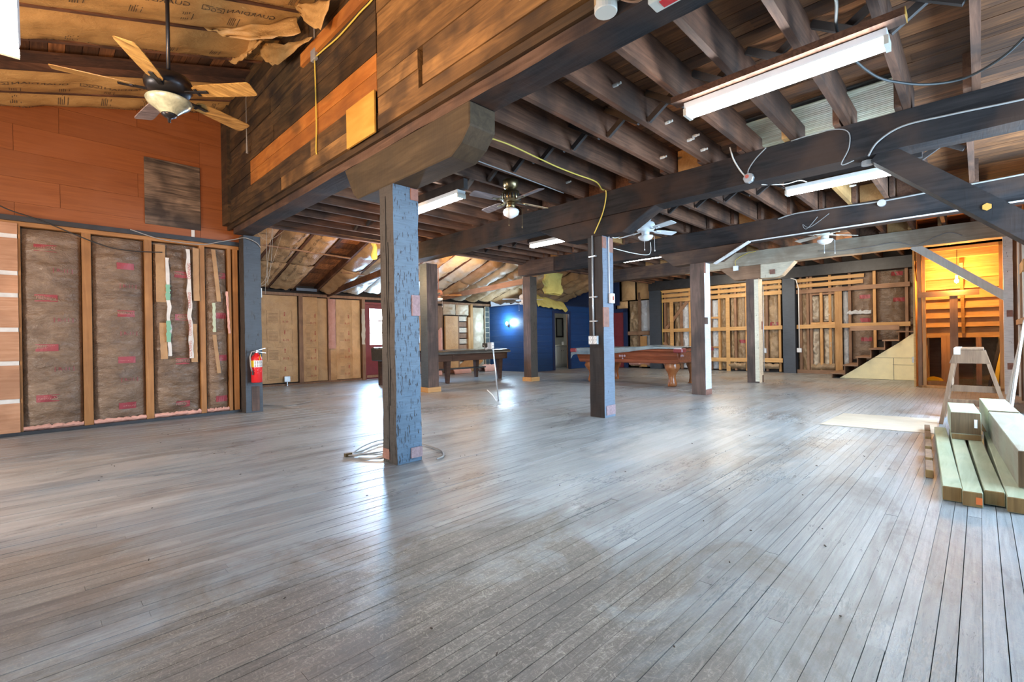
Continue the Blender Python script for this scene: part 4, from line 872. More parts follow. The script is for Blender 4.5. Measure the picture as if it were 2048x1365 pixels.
# ------------------------------------------------------------------ timber beams
def beam(x0, x1, y0, y1, z0, z1, mats, lab, face, seed, mod=None):
    t = thing('timber_beam', lab, 'beam', ((x0 + x1) / 2, (y0 + y1) / 2, z0), kind='thing')
    rough_box(x0, x1, y0, y1, z0, z1, mats, 'timber', t, 0.2, 0.010, face, 3.2, seed, mod); return t
bA = beam(2.155, 2.40, -1.3, 8.0, 2.715, 2.975, [M['beam'], M['beam_brown']], 'near black beam below the plank wall, running over the flaky blue post', {'-x': 1}, 1)
bB = beam(5.274, 5.54, -1.3, 8.12, 2.645, 2.962, [M['beam'], M['beam_brown']], 'dark beam crossing mid hall with an octagonal junction box on it', {}, 2, lambda p: p if p.y < 3.2 else p)
bC = beam(8.498, 8.76, -1.3, 8.12, 2.645, 2.962, [M['beam'], M['beam_brown']], 'dark beam over the half white post, carrying a long grey cable', {}, 3)
bD = beam(11.419, 11.68, -.5, 4.9, 2.645, 2.962, [M['beam_grey'], M['beam_brown']], 'pale grey washed beam above the cream topped post', {}, 4)
rough_box(11.42, 11.68, 4.9, 8.1, 2.645, 2.96, [M['beam_brown']], 'timber_brown_end', bD, .2, .008)
slab('light_lath', 8.46, 8.498, -.8, 2.75, 2.631, 2.645, M['post_white'], bC); 
slabr('white_lath', (8.44, 2.72, 2.63), (8.44, 3.30, 2.33), 0.10, 0.02, M['post_white'], bC, (0, 1, 0.5))
slab('brown_end', 8.49, 8.78, 7.0, 8.13, 2.64, 2.97, M['beam_brown'], bC)

# ------------------------------------------------------------------ timber posts on a grid, with their bolsters
def post(x0, y0, sx, sy, zt, lab, fx, fy, seed, seg=.10, amp=.006, lean=0.0, bol=None, bmat=None, plinth=False, other=None):
    t = thing('timber_post', lab, 'post', (x0 + sx / 2, y0 + sy / 2, 0), kind='thing')
    rough_box(x0, x0 + sx, y0, y0 + sy, 0, zt, [M[other or 'post_dark'], M[fx], M[fy]], 'shaft', t, seg, amp, {'-x': 1, '-y': 2}, 6, seed)
    if bol:
        poly, xa, xb = bol
        MB().prism([(p[0], p[1]) for p in poly], xa, xb, 'x').build('bolster', bmat or M['beam_brown'], t, bevel=.008)
    if plinth:
        for b in ((x0 - .03, x0 + sx + .03, y0 - .03, y0), (x0 - .03, x0, y0, y0 + sy + .03), (x0 + sx, x0 + sx + .03, y0, y0 + sy + .03)): slab('plinth_board', b[0], b[1], b[2], b[3], 0, .10, M['railx'], t)
    return t
yb = 3.635
pA = post(2.155, 3.515, .25, .22, 2.385, 'near timber post with flaky grey paint tinted blue and a dark cracked side', 'post_dark', 'post_blue', 1, .07, .007,
          0, ([(2.50, 2.715), (2.505, 2.55), (2.60, 2.45), (2.72, 2.385), (4.12, 2.385), (4.20, 2.44), (4.37, 2.715)], 2.15, 2.40), M['bolster'])
pB = post(5.274, 3.515, .25, .23, 2.40, 'slate blue post with a metal conduit and a four-gang outlet box', 'beamz', 'post_blue2', 2, .12, .005,
          0, ([(2.76, 2.645), (3.22, 2.40), (4.10, 2.40), (4.62, 2.645)], 5.28, 5.53), M['beam']) if 0 else None
M['beamz'] = wood('black_post_face', (0.012, 0.011, 0.012), (0.036, 0.032, 0.032), 'z', 0.6, (1, 1), (0.05, 0.03, 0.022), 0.5, 0.5, 20, True)
pB = post(5.274, 3.515, .25, .23, 2.40, 'slate blue post with a metal conduit and a four-gang outlet box', 'beamz', 'post_blue2', 2, .12, .005,
          0, ([(2.76, 2.645), (3.22, 2.40), (4.10, 2.40), (4.62, 2.645)], 5.28, 5.53), M['beam'])
pC = post(8.498, 3.515, .26, .26, 2.39, 'timber post with a brown side and a white painted side, before the red pool table', 'post_brown', 'post_white', 3, .14, .005,
          0, ([(2.85, 2.645), (3.25, 2.39), (4.10, 2.39), (4.40, 2.645)], 8.50, 8.75), M['beam_brown'])
pD = post(11.419, 3.515, .26, .26, 2.34, 'timber post with a cream corner under a cream bolster, near the stairs', 'post_brown', 'post_cream', 4, .14, .005, 0,
          ([(3.46, 2.34), (4.02, 2.34), (4.36, 2.645), (3.46, 2.645)], 11.40, 11.66), M['oldrail'])
MB().prism([(2.78, 2.645), (3.04, 2.36), (3.14, 2.325), (3.46, 2.335), (3.46, 2.645)], 11.40, 11.66, 'x').build('cream_bolster_end', M['post_cream'], pD, bevel=.01)
slab('cream_strip', 11.412, 11.42, 3.515, 3.60, .03, 2.32, M['post_cream'], pD); slab('bare_block', 11.37, 11.40, 3.16, 3.26, 2.40, 2.50, M['bare'], pD)
pK = post(2.278, 7.95, .24, .23, 2.715, 'dark corner post at the end of the insulated wall, carrying the fire extinguisher', 'post_dark', 'darkslate', 5) if 0 else None
M['darkslate'] = painted('dark_slate_face', (0.040, 0.050, 0.066), (0.02, 0.02, 0.022), 0.30, 0.35, 0.5)
pK = post(2.278, 7.96, .24, .23, 2.715, 'dark corner post at the end of the insulated wall, carrying the fire extinguisher', 'post_dark', 'darkslate', 5, .14, .005)
slab('worn_patch', 2.36, 2.47, 7.953, 7.962, 0.02, .40, M['post_brown'], pK)
pB2 = post(5.70, 8.06, .27, .25, 2.66, 'dark post on an orange plinth, half hidden behind the near blue post', 'post_slate', 'post_brown', 6, .16, .005, plinth=True)
pC2 = post(8.838, 8.06, .25, .25, 2.66, 'brown post on an orange plinth before the blue partition', 'post_brown', 'post_dark', 7, .16, .005, plinth=True)
E2 = None
for (p, x0, x1, y, z0, z1, mt) in ((pA, 2.325, 2.404, 3.505, 1.27, 1.45, 'bare_pink'), (pA, 2.29, 2.404, 3.503, .035, .125, 'bare_pink'), (pA, 2.33, 2.404, 3.505, 2.28, 2.38, 'bare'),
                                  (pB, 5.27, 5.40, 3.508, 1.20, 1.46, 'bare'), (pB, 5.31, 5.522, 3.508, .03, .155, 'bare_pink'), (pB, 5.275, 5.36, 3.508, 2.24, 2.39, 'bare'), (pB, 5.42, 5.52, 3.508, 2.20, 2.39, 'bare'),
                                  (pC, 8.50, 8.62, 3.508, 1.28, 1.40, 'post_brown'), (pC, 8.50, 8.75, 3.508, 0.0, .10, 'bare'), (pC, 8.5, 8.56, 3.508, 2.2, 2.39, 'bare'), (pD, 11.60, 11.678, 3.508, .0, .16, 'post_brown'), (pD, 11.60, 11.67, 3.508, 1.20, 1.38, 'bare')):
    slab('bare_patch', x0, x1, y, y + .012, z0, z1, M[mt], p)
slab('bare_patch', 2.148, 2.16, 3.63, 3.735, 0.03, .12, M['bare'], pA)
slab('orange_patch', 2.158, 2.166, 3.66, 3.70, 2.50, 2.66, M['bare'], pA)
for (yc, z0, z1, w0) in ((3.63, .1, 2.3, .006), (3.60, .5, 1.9, .004)):      # long drying checks in the side of the near post
    MB().grid(lambda u, v: (2.1495 + .003 * nz((v * 4, 0, yc)), yc + w0 * (u - .5) * (1 + nz((v * 9, 1, 0))) + .012 * nz((v * 5, 2, yc)), z0 + (z1 - z0) * v), 1, 40, 0, (.01, 0, 0)).build('drying_check', M['rubber'], pA)
b1 = slabr('knee_brace', (5.40, .62, 2.66), (5.40, -.62, 1.50), .22, .17, M['beam'], None); tag(b1, 'black diagonal brace below the mid hall beam, crossing the frame edge', 'brace', kind='thing')
b2 = slabr('knee_brace', (11.48, .86, 2.67), (11.48, -.36, 1.60), .05, .13, M['whitewood'], None); tag(b2, 'slim whitewashed diagonal brace across the orange closet opening', 'brace', kind='thing')
MB().lathe([(.03, 0), (.03, .008)], (5.287, -.05, 2.03), 6, 0, Matrix.Rotation(-PI / 2, 3, 'Y')).build('bare_spot', M['ply'], b1)

# ------------------------------------------------------------------ fluorescent fittings
def copy_tree(o, parent=None):
    c = o.copy(); C.objects.link(c)
    if parent is not None: c.parent = parent
    for ch in list(o.children): copy_tree(ch, c)
    return c
fx = thing('fluorescent_fitting', 'x', 'light fitting', (0, 0, 0), 'fluorescent fittings under the joists', local=True)
MB().prism([(-.055, .0), (-.065, .045), (.065, .045), (.055, .0)], -.61, .61, 'y').build('housing', M['white'], fx, bevel=.003)
for sx_ in (-.034, .034):
    MB().tube([(sx_, -.59, -.026), (sx_, .59, -.026)], .019, 12).build('tube', M['tube'], fx, smooth=True)
for sy_0 in (-.605, .605): MB().box(-.06, .06, sy_0 - .012, sy_0 + .012, -.048, .004).build('end_socket', M['offwhite'], fx)
def place_fix(loc, rz, label, first=False):
    o = fx if first else copy_tree(fx); o.location = loc; o.rotation_euler = (0, 0, rz); o['label'] = label; return o
place_fix((3.57, .975, 2.78), 0, 'large nearest fluorescent fitting hung on a board under the joists', True)
place_fix((6.42, 1.03, 2.78), 0, 'fluorescent fitting beyond the mid hall beam, behind the diagonal brace')
place_fix((3.62, 4.99, 2.80), 0, 'fluorescent fitting just behind the near blue post, partly hidden by it')
place_fix((6.53, 5.29, 2.80), 0, 'fluorescent fitting between the brass fan and the conduit post')
place_fix((9.37, 5.08, 2.80), 0, 'small far fluorescent fitting above the red pool table')
o = place_fix((-0.09, 3.46, 2.82), 0, 'fluorescent fitting hanging low in the upper corner, beside the big oak fan'); o['group'] = ''
del o['group']
for (x, y) in ((-.03, 3.1), (.03, 2.0)): MB().tube([(x * 0, y - 2.55, .045), (x * 0, y - 2.55, 1.3)], .003, 5).build('chain', M['greybox'], o)
for nm, (x, y0, y1, z) in {'a': (3.50, .28, 1.66, 2.86)}.items():
    o = MB().box(x - .05, x + .06, y0, y1, z - .03, z + .015).build('mounting_board', M['joist']); tag(o, 'dark wooden board above the large nearest fluorescent fitting', 'board')
    MB().box(x - .05, x + .06, y0 - .004, y0, z - .03, z + .015).build('pale_end', M['ply'], o)
for (x, y0, y1) in ((3.62, 4.3, 5.62), (6.42, .4, 1.66), (6.53, 4.7, 5.9), (9.37, 4.5, 5.7)):
    o = MB().box(x - .03, x + .03, y0, y1, 2.846, 2.964).build('mounting_batten', M['brace']); tag(o, {3.62: 'dark batten above the fitting behind the near blue post', 6.42: 'dark batten above the fitting beyond the diagonal brace', 6.53: 'dark batten above the fitting by the conduit post', 9.37: 'dark batten above the small far fitting'}[x], 'batten')
# light the tubes throw
for (x, y, p) in ((3.57, .975, 42), (6.42, 1.03, 40), (3.62, 4.99, 36), (6.53, 5.29, 34), (9.37, 5.08, 34), (0.01, 2.55, 26)):
    pass

# ------------------------------------------------------------------ ceiling fans
def fan(label, loc, rz, nb, blen, bw, motor, blade, glass, rod, style, tilt=12, hub_r=.13, bl_mats=None, local_scale=1.0):
    t = thing('ceiling_fan', label, 'ceiling fan', (0, 0, 0), local=True)
    mm = M[motor]
    if rod > 0:
        MB().tube([(0, 0, .10), (0, 0, rod)], .014, 10).build('downrod', mm, t, smooth=True)
        MB().lathe([(.02, rod - .09), (.05, rod - .07), (.075, rod - .01), (.075, rod)], (0, 0, 0), 18).build('canopy', mm, t, smooth=True)
    else:
        MB().lathe([(.05, .10), (.085, .13), (.095, .18), (.095, .22)], (0, 0, 0), 20).build('canopy', mm, t, smooth=True)
    MB().lathe([(.05, -.045), (hub_r * .85, -.035), (hub_r, .0), (hub_r * 1.03, .04), (hub_r * .9, .085), (.05, .115), (.03, .12)], (0, 0, 0), 28).build('motor', mm, t, smooth=True)
    if style == 'brass':
        mb = MB()
        for k in range(18): a = 2 * PI * k / 18; mb.bar((math.cos(a) * hub_r * .99, math.sin(a) * hub_r * .99, -.02), (math.cos(a) * hub_r * 1.03, math.sin(a) * hub_r * 1.03, .04), .012, .012)
        mb.build('motor_ribs', M['darkmetal'], t)
    for k in range(nb):
        a = 2 * PI * k / nb; R_ = Matrix.Rotation(a, 3, 'Z') @ Matrix.Rotation(math.radians(tilt), 3, 'X')
        mb = MB(); P = lambda u, v: R_ @ Vector((u, v, 0)) + Vector((0, 0, -.03))
        ou = []
        r0, r1 = hub_r + .05, hub_r + .05 + blen
        prof = [(r0, bw * .28), (r0 + .03, bw * .40), (r0 + blen * .3, bw * .46), (r0 + blen * .75, bw * .5), (r1 - .03, bw * .5), (r1 - .008, bw * .46), (r1, bw * .36)]
        ol = [(u, w_) for u, w_ in prof] + [(u, -w_) for u, w_ in reversed(prof)]
        n = len(ol); v = [P(u, w_) for u, w_ in ol] + [P(u, w_) + R_ @ Vector((0, 0, .006)) for u, w_ in ol]
        mb.add(v, [tuple(range(n))[::-1], tuple(range(n, 2 * n))] + [(i, (i + 1) % n, n + (i + 1) % n, n + i) for i in range(n)])
        bmn = (bl_mats[k % len(bl_mats)] if bl_mats else blade)
        b = mb.build('blade', M[bmn], t)
        br = MB(); br.bar(P(hub_r * .7, 0) + Vector((0, 0, .0)), P(r0 + .10, 0) - Vector((0, 0, .006)), .03, .008); br.bar(P(r0 + .02, -bw * .25) - Vector((0, 0, .006)), P(r0 + .02, bw * .25) - Vector((0, 0, .006)), .02, .006)
        br.build('blade_bracket', mm, b)
    if style == 'bowl':
        MB().lathe([(.055, -.045), (.06, -.09)], (0, 0, 0), 18).build('light_collar', mm, t, smooth=True)
        MB().lathe([(.148, -.085), (.151, -.095), (.138, -.12), (.098, -.150), (.07, -.175), (.052, -.193), (.05, -.195)], (0, 0, 0), 30).build('glass_bowl', M[glass], t, smooth=True)
        MB().lathe([(.052, -.193), (.05, -.203), (.03, -.219), (.012, -.227), (.009, -.255)], (0, 0, 0), 18).build('finial', mm, t, smooth=True)
    else:
        MB().lathe([(.045, -.045), (.06, -.06), (.055, -.10), (.05, -.115)], (0, 0, 0), 18).build('light_collar', mm, t, smooth=True)
        if style == 'brass': pr_ = [(.05, -.115), (.09, -.135), (.10, -.16), (.088, -.195), (.05, -.22), (.02, -.235)]
        else: pr_ = [(.05, -.105), (.11, -.115), (.115, -.13), (.09, -.165), (.05, -.185), (.02, -.19)]
        MB().lathe(pr_, (0, 0, 0), 24).build('glass_shade', M[glass], t, smooth=True)
        for s_ in (-1, 1):
            ch = MB().tube([(.07 * s_, -.07, -.10), (.10 * s_, -.09, -.14), (.10 * s_, -.09, -.34)], .0018, 5).lathe([(.004, -.36), (.008, -.35), (.004, -.335)], (.10 * s_, -.09, 0), 8); ch.build('pull_chain', M['white'] if style == 'white' else M['brass'], t)
    t.location = loc; t.rotation_euler = (0, 0, rz); return t
fan('large ceiling fan with oak blades and an alabaster bowl on a long rod', (.76, 4.40, 3.01), math.radians(-12), 5, .46, .135, 'darkmetal', 'blade_oak', 'bowl', 1.27, 'bowl', -13, .155, ['blade_oak', 'blade_grey', 'blade_oak', 'blade_oak', 'blade_oak']).rotation_euler = (0, 0, math.radians(24))  # one oak blade is coloured darker to stand for its shade
fan('brass ceiling fan with a milk glass light under the dark joists', (4.10, 4.03, 2.76), math.radians(-8), 4, .40, .12, 'brass', 'blade_grey', 'milk', 0, 'brass', 12, .115, ['blade_oak', 'blade_grey', 'blade_grey', 'blade_grey'])
fan('white ceiling fan with pull chains beside the conduit post', (6.68, 3.66, 2.735), math.radians(-20), 4, .40, .125, 'white', 'white', 'milk', 0, 'white', -12, .145)
fan('off-white ceiling fan before the pale grey beam', (9.25, 1.81, 2.74), math.radians(-35), 4, .42, .12, 'offwhite', 'offwhite', 'milk', 0, 'white', 12, .13)
fan('orange-lit ceiling fan on a long rod among the lean-to batts', (7.56, 10.1, 2.30), math.radians(-20), 4, .45, .12, 'bare', 'oldrailx', 'milk', .80, 'white', 10, .11) if 0 else None
M['oldrailx'] = M['joist_new']
fan('brown ceiling fan on a long rod below the lean-to batts', (7.62, 10.25, 2.31), math.radians(-38), 4, .45, .12, 'bare', 'oldrailx', 'milk', .78, 'white', 10, .11)
fan('white ceiling fan mostly hidden behind the brown post', (9.95, 9.35, 2.25), math.radians(150), 4, .45, .12, 'white', 'white', 'milk', 1.08, 'white', 12, .11)
point('added_alcove_light', (7.9, 9.4, 2.55), 30, (1.0, 0.55, 0.2), .06)  # small warm light added in the alcove, with no fitting
point('added_alcove_light', (4.95, 8.4, 2.3), 60, (1.0, 0.62, 0.30), .03)  # warm light added behind the near post to brighten the alcove

# ------------------------------------------------------------------ electrical boxes, conduit and cables
def box_thing(name, label, cat, x0, x1, y0, y1, z0, z1, mt, holes=None, axis='-x'):
    o = MB().box(x0, x1, y0, y1, z0, z1).build(name, M[mt], bevel=.004); tag(o, label, cat)
    return o
o = box_thing('outlet_box', 'four-gang metal outlet box at the foot of the conduit', 'outlet', 5.225, 5.268, 3.585, 3.725, .972, 1.085, 'greybox')
for (yy, zz) in ((3.62, 1.055), (3.69, 1.055), (3.62, 1.002), (3.69, 1.002)):
    f = MB().lathe([(.023, 0), (.023, .006)], (5.226, yy, zz), 14, 0, Matrix.Rotation(-PI / 2, 3, 'Y')).build('socket_face', M['white'], o)
    mb = MB()
    for dy in (-.008, .008): mb.box(5.2175, 5.2195, yy + dy - .0018, yy + dy + .0018, zz - .002, zz + .009)
    mb.box(5.2175, 5.2195, yy - .003, yy + .003, zz - .014, zz - .008); mb.build('socket_slots', M['rubber'], f)
o = MB().tube([(5.252, 3.655, 1.085), (5.252, 3.66, 1.55), (5.252, 3.655, 2.42)], .012, 10).build('conduit_pipe', M['greybox'], smooth=True); tag(o, 'grey metal conduit running down the dark side of the post', 'conduit')
mb = MB()
for zz in (1.28, 1.60, 2.14): MB().box(5.236, 5.272, 3.60, 3.71, zz - .008, zz + .008).build('pipe_strap', M['greybox'], o)
o = box_thing('switch_box', 'white switch box hanging on the blue side of the conduit post', 'switch', 5.39, 5.48, 3.465, 3.508, 1.515, 1.645, 'white')
MB().box(5.425, 5.445, 3.455, 3.466, 1.555, 1.605).build('toggle', M['redink'], o); MB().box(5.40, 5.47, 3.463, 3.466, 1.53, 1.63).build('faceplate', M['offwhite'], o)
cable('electric_cable', [(5.40, 3.495, 1.64), (5.40, 3.498, 2.2), (5.40, 3.495, 2.385), (5.44, 3.49, 2.41), (5.54, 3.48, 2.40), (5.9, 3.55, 2.52), (6.5, 3.6, 2.74)], .006, M['cable_white'], 'white cable rising from the switch box towards the white fan', 'cable')
cable('electric_cable', [(5.52, 3.50, 2.26), (6.0, 3.45, 2.24), (6.5, 3.5, 2.30), (6.72, 3.6, 2.52)], .005, M['cable_white'], 'second white cable sagging from the conduit post to the white fan')
cable('electric_cable', [(2.42, 3.37, 2.99), (2.80, 3.276, 2.955), (3.03, 3.268, 2.955), (3.3, 3.242, 2.95), (3.75, 3.284, 2.955), (4.1, 3.30, 2.95), (4.44, 3.31, 2.955), (4.83, 3.30, 2.955), (5.15, 3.42, 2.955), (5.245, 3.43, 2.97), (5.245, 3.43, 2.85), (5.245, 3.49, 2.66), (5.25, 3.62, 2.44)], .0075, M['cable_yellow'], 'yellow cable stapled under the joists and down the mid hall beam', 'cable')
cable('electric_cable', [(2.42, 3.1, 2.95), (2.8, 3.45, 2.86), (3.2, 3.75, 2.95), (4.0, 3.8, 2.955), (4.9, 3.85, 2.955)], .006, M['cable_grey'], 'thin grey cable looping under the joists behind the near beam')
o = box_thing('junction_box', 'grey junction box on the plank wall joining the yellow cables', 'junction box', 2.06, 2.10, 4.80, 4.90, 3.96, 4.07, 'greybox')
cable('electric_cable', [(2.09, 3.3, 4.16), (2.088, 3.62, 4.0), (2.085, 3.9, 3.98), (2.085, 4.3, 3.96), (2.085, 4.62, 3.98), (2.085, 4.80, 3.99)], .0075, M['cable_yellow'], 'yellow cable running down the planks from the upper edge to the junction box')
cable('electric_cable', [(2.085, 4.85, 3.96), (2.085, 4.84, 3.6), (2.085, 4.835, 3.3), (2.082, 4.845, 3.05), (2.08, 4.83, 2.99)], .0075, M['cable_yellow'], 'yellow cable dangling straight down the planks below the junction box')
cable('electric_cable', [(2.085, 4.85, 4.07), (2.083, 4.85, 4.5)], .006, M['cable_grey'], 'short grey cable going up from the junction box')
o = MB().tube([(2.06, 6.95, 4.55), (2.05, 6.95, 4.3), (2.05, 6.95, 3.95), (2.05, 6.94, 3.6)], [.003, .003, .004, .014], 6).build('dangling_wire', M['cable_grey']); tag(o, 'dangling rusty strip of wire on the dark plank wall', 'wire')
# loop of black cable
cable('electric_cable', [(3.0, .56, 2.955), (3.21, .556, 2.93), (3.47, .60, 2.90), (3.8, .587, 2.88), (4.21, .507, 2.87), (4.48, .395, 2.88), (4.70, .243, 2.89), (4.80, .057, 2.90), (4.67, -.118, 2.91), (4.546, -.224, 2.95)], .009, M['rubber'], 'black cable drooping in a loop before the large fluorescent fitting')
# octagonal box and wires on the mid hall beam
o = MB().lathe([(.05, 0), (.052, .004), (.052, .045), (.048, .05)], (5.275, 1.69, 2.685), 8, 0, Matrix.Rotation(-PI / 2, 3, 'Y')).build('junction_box', M['greybox']); tag(o, 'octagonal steel junction box on the face of the mid hall beam', 'junction box')
MB().lathe([(.02, 0), (.02, .008)], (5.226, 1.70, 2.70), 8, 0, Matrix.Rotation(-PI / 2, 3, 'Y')).build('open_centre', M['redink'], o)
cable('electric_cable', [(5.24, 1.87, 3.06), (5.245, 1.84, 2.93), (5.25, 1.78, 2.80), (5.24, 1.72, 2.71)], .008, M['cable_white'], 'thick white cable dropping to the octagonal junction box')
cable('electric_cable', [(5.245, 1.52, 2.95), (5.25, 1.62, 2.87), (5.25, 1.69, 2.78), (5.24, 1.695, 2.72)], .006, M['cable_grey'], 'grey cable curving down to the octagonal junction box')
cable('electric_cable', [(5.26, 1.30, 2.955), (5.255, 1.0, 2.96), (5.25, .84, 2.90), (5.25, .83, 2.75), (5.25, .89, 2.61), (5.28, .8, 2.63)], .005, M['cable_grey'], 'grey cable making an arch on the mid hall beam')
cable('electric_cable', [(5.25, .69, 2.63), (5.255, .62, 2.74), (5.255, .45, 2.82), (5.255, .154, 2.815), (5.255, -.255, 2.79), (5.255, -.7, 2.78)], .008, M['cable_grey'], 'long grey cable running along the mid hall beam to the frame edge')
o = MB().lathe([(.045, 0), (.045, .04)], (5.42, .72, 2.60), 8).build('junction_box', M['greybox']); tag(o, 'steel junction box under the mid hall beam by the diagonal brace', 'junction box')
cable('electric_cable', [(5.42, 1.62, 2.64), (5.8, 1.5, 2.70), (6.2, 1.45, 2.82), (6.42, 1.4, 2.83)], .005, M['cable_white'], 'white cable from the octagonal box to the second fluorescent fitting')
cable('electric_cable', [(5.45, .72, 2.62), (5.7, .8, 2.7), (6.1, .7, 2.8), (6.42, .62, 2.83)], .005, M['cable_white'], 'white cable beside the diagonal brace reaching a fluorescent fitting')
cable('electric_cable', [(8.48, 2.3, 2.93), (8.48, 2.05, 2.97), (8.485, 1.5, 2.955), (8.485, .98, 2.93), (8.485, .5, 2.94), (8.485, -.4, 2.96)], .011, M['cable_grey'], 'grey cable along the upper edge of the beam above the half white post')
o = MB().lathe([(.05, 0), (.05, .04)], (8.495, .97, 2.90), 14, 0, Matrix.Rotation(-PI / 2, 3, 'Y')).build('junction_box', M['greybox']); tag(o, 'round grey junction box on the beam above the half white post', 'junction box')
cable('electric_cable', [(8.48, 1.75, 2.86), (8.48, 1.9, 2.70), (8.48, 1.95, 2.78), (8.48, 1.85, 2.72), (8.48, 1.6, 2.88)], .004, M['cable_grey'], 'tangle of thin grey wire on the beam above the half white post')
o = box_thing('junction_box', 'small white box hanging before the brown end of the pale grey beam', 'junction box', 11.36, 11.41, 3.92, 4.03, 2.56, 2.67, 'white')
cable('electric_cable', [(11.38, 3.97, 2.67), (11.38, 3.97, 2.80), (11.40, 3.75, 2.92), (11.41, 3.55, 2.95)], .007, M['cable_yellow'], 'yellow cable curling up from the small white box')
cable('electric_cable', [(11.40, 2.35, 2.78), (11.38, 2.0, 2.73), (11.38, 1.5, 2.74), (11.38, 1.1, 2.76), (11.39, .85, 2.66), (11.39, .7, 2.70), (11.39, .4, 2.82), (11.39, .2, 2.74)], .008, M['cable_grey'], 'brown and grey cable looping along the pale grey beam over the closet')
# conduit on rear post E and on post D
o = MB().tube([(14.92, 3.56, .70), (14.92, 3.56, 2.35), (14.93, 3.62, 2.60), (14.93, 3.75, 2.66)], .014, 8).build('conduit_pipe', M['cable_white'], smooth=True); tag(o, 'white conduit beside the dark rear post by the stairs', 'conduit')
o = box_thing('outlet_box', 'pale outlet box at the foot of the white conduit by the stairs', 'outlet', 14.90, 14.95, 3.50, 3.62, .58, .70, 'greybox')
o = MB().tube([(11.69, 3.50, .25), (11.69, 3.50, 2.2)], .010, 8).build('conduit_pipe', M['greybox'], smooth=True); tag(o, 'thin conduit on the edge of the cream corner post', 'conduit')
o = box_thing('outlet_box', 'small grey outlet box on the edge of the cream corner post', 'outlet', 11.682, 11.74, 3.45, 3.50, .66, .77, 'greybox')
cable('electric_cable', [(14.93, 7.66, 2.63), (14.92, 7.60, 2.5), (14.93, 7.60, 1.6), (14.93, 7.6, .3)], .007, M['cable_yellow'], 'yellow cable hanging beside the dark rear post beyond the pool table')
o = box_thing('outlet_box', 'metal outlet on the edge of the cream stair board beside the closet', 'outlet', 13.74, 13.76, 1.005, 1.08, .40, .53, 'greybox')
o = box_thing('outlet_box', 'small white outlet on the far side of the near blue post', 'outlet', 2.406, 2.45, 3.58, 3.66, 1.03, 1.11, 'white')
o = box_thing('outlet_box', 'grey outlet box low on the tan insulated back wall', 'outlet', 4.40, 4.54, 12.31, 12.36, .10, .24, 'greybox')
MB().box(4.46, 4.48, 12.32, 12.35, 0, .10).build('conduit_stub', M['greybox'], o)
o = box_thing('switch_box', 'small white switch box on the far edge of the dark corner post', 'switch', 2.52, 2.55, 8.02, 8.11, 1.78, 1.93, 'white')
# free-standing stub conduit with its outlet
t = thing('floor_outlet', 'thin conduit rising from the bare floor with an outlet box on top', 'outlet', (5.62, 5.90, 0))
MB().tube([(5.62, 5.90, 0), (5.60, 5.94, .5), (5.56, 5.95, .93)], .011, 8).build('conduit', M['greybox'], t, smooth=True)
MB().box(5.49, 5.56, 5.92, 6.02, .90, 1.015).build('outlet_body', M['greybox'], t, bevel=.006)
for a in (.935, .98): MB().lathe([(.018, 0), (.018, .005)], (5.525, 5.919, a), 10, 0, Matrix.Rotation(PI / 2, 3, 'X')).build('socket_face', M['white'], t)
MB().tube([(5.56, 5.98, .95), (5.52, 6.09, .90), (5.52, 6.12, .97)], .022, 8).build('flex_connector', M['greybox'], t, smooth=True); MB().box(5.50, 5.56, 6.06, 6.16, .93, 1.0).build('black_plug', M['rubber'], t)
MB().tube([(5.60, 5.93, 0), (5.58, 6.0, .10), (5.55, 6.11, .19)], .008, 6).build('bent_stub', M['white'], t, smooth=True)
# cables lying on the floor
cable('floor_cable', [(2.06, 4.18, .012), (2.18, 4.2, .012), (2.45, 4.33, .012), (2.56, 4.30, .012), (2.40, 4.05, .012), (2.15, 4.02, .02), (2.05, 4.10, .02), (2.3, 4.36, .02), (2.6, 4.5, .012), (2.75, 4.2, .012), (2.72, 3.7, .012), (2.60, 3.46, .012), (2.48, 3.40, .012)], .0075, M['cable_grey'], 'grey cable coiled on the floor around the near blue post')
cable('floor_cable', [(2.02, 4.12, .012), (2.1, 4.06, .014), (2.2, 3.98, .012), (2.30, 3.9, .012), (2.16, 3.80, .012), (2.05, 3.98, .012)], .007, M['cable_grey'], 'loose end of grey cable on the floor left of the near post')
o = MB().box(2.0, 2.06, 4.13, 4.17, .0, .03).build('cable_clamp', M['brass']); tag(o, 'small brass clamp on the end of the coiled floor cable', 'clamp')
cable('floor_cable', [(2.72, 8.8, .01), (2.95, 8.35, .01), (3.2, 8.38, .01), (3.5, 8.57, .01)], .007, M['cable_grey'], 'dark wire lying on the floor behind the corner post')
cable('floor_cable', [(2.68, 8.5, .01), (2.86, 8.2, .01), (3.02, 7.85, .01), (2.9, 8.1, .01), (3.1, 8.15, .01)], .006, M['cable_grey'], 'tangled brown wire on the floor by the corner post')
# cable draped along the left wall
cable('electric_cable', [(-.6, 8.16, 3.0), (-.25, 8.15, 2.72), (0.1, 8.15, 2.60), (.645, 8.15, 2.38), (.95, 8.16, 2.34), (1.3, 8.15, 2.36)], .007, M['rubber'], 'dark cable sagging over the insulation below the black rail')
cable('electric_cable', [(.95, 8.16, 2.63), (1.3, 8.15, 2.54), (1.75, 8.15, 2.53), (2.0, 8.14, 2.60), (2.2, 8.1, 2.66), (2.3, 7.94, 2.67), (2.45, 7.93, 2.62), (2.52, 7.95, 2.55)], .007, M['cable_grey'], 'grey cable strung from the black rail to the corner post')
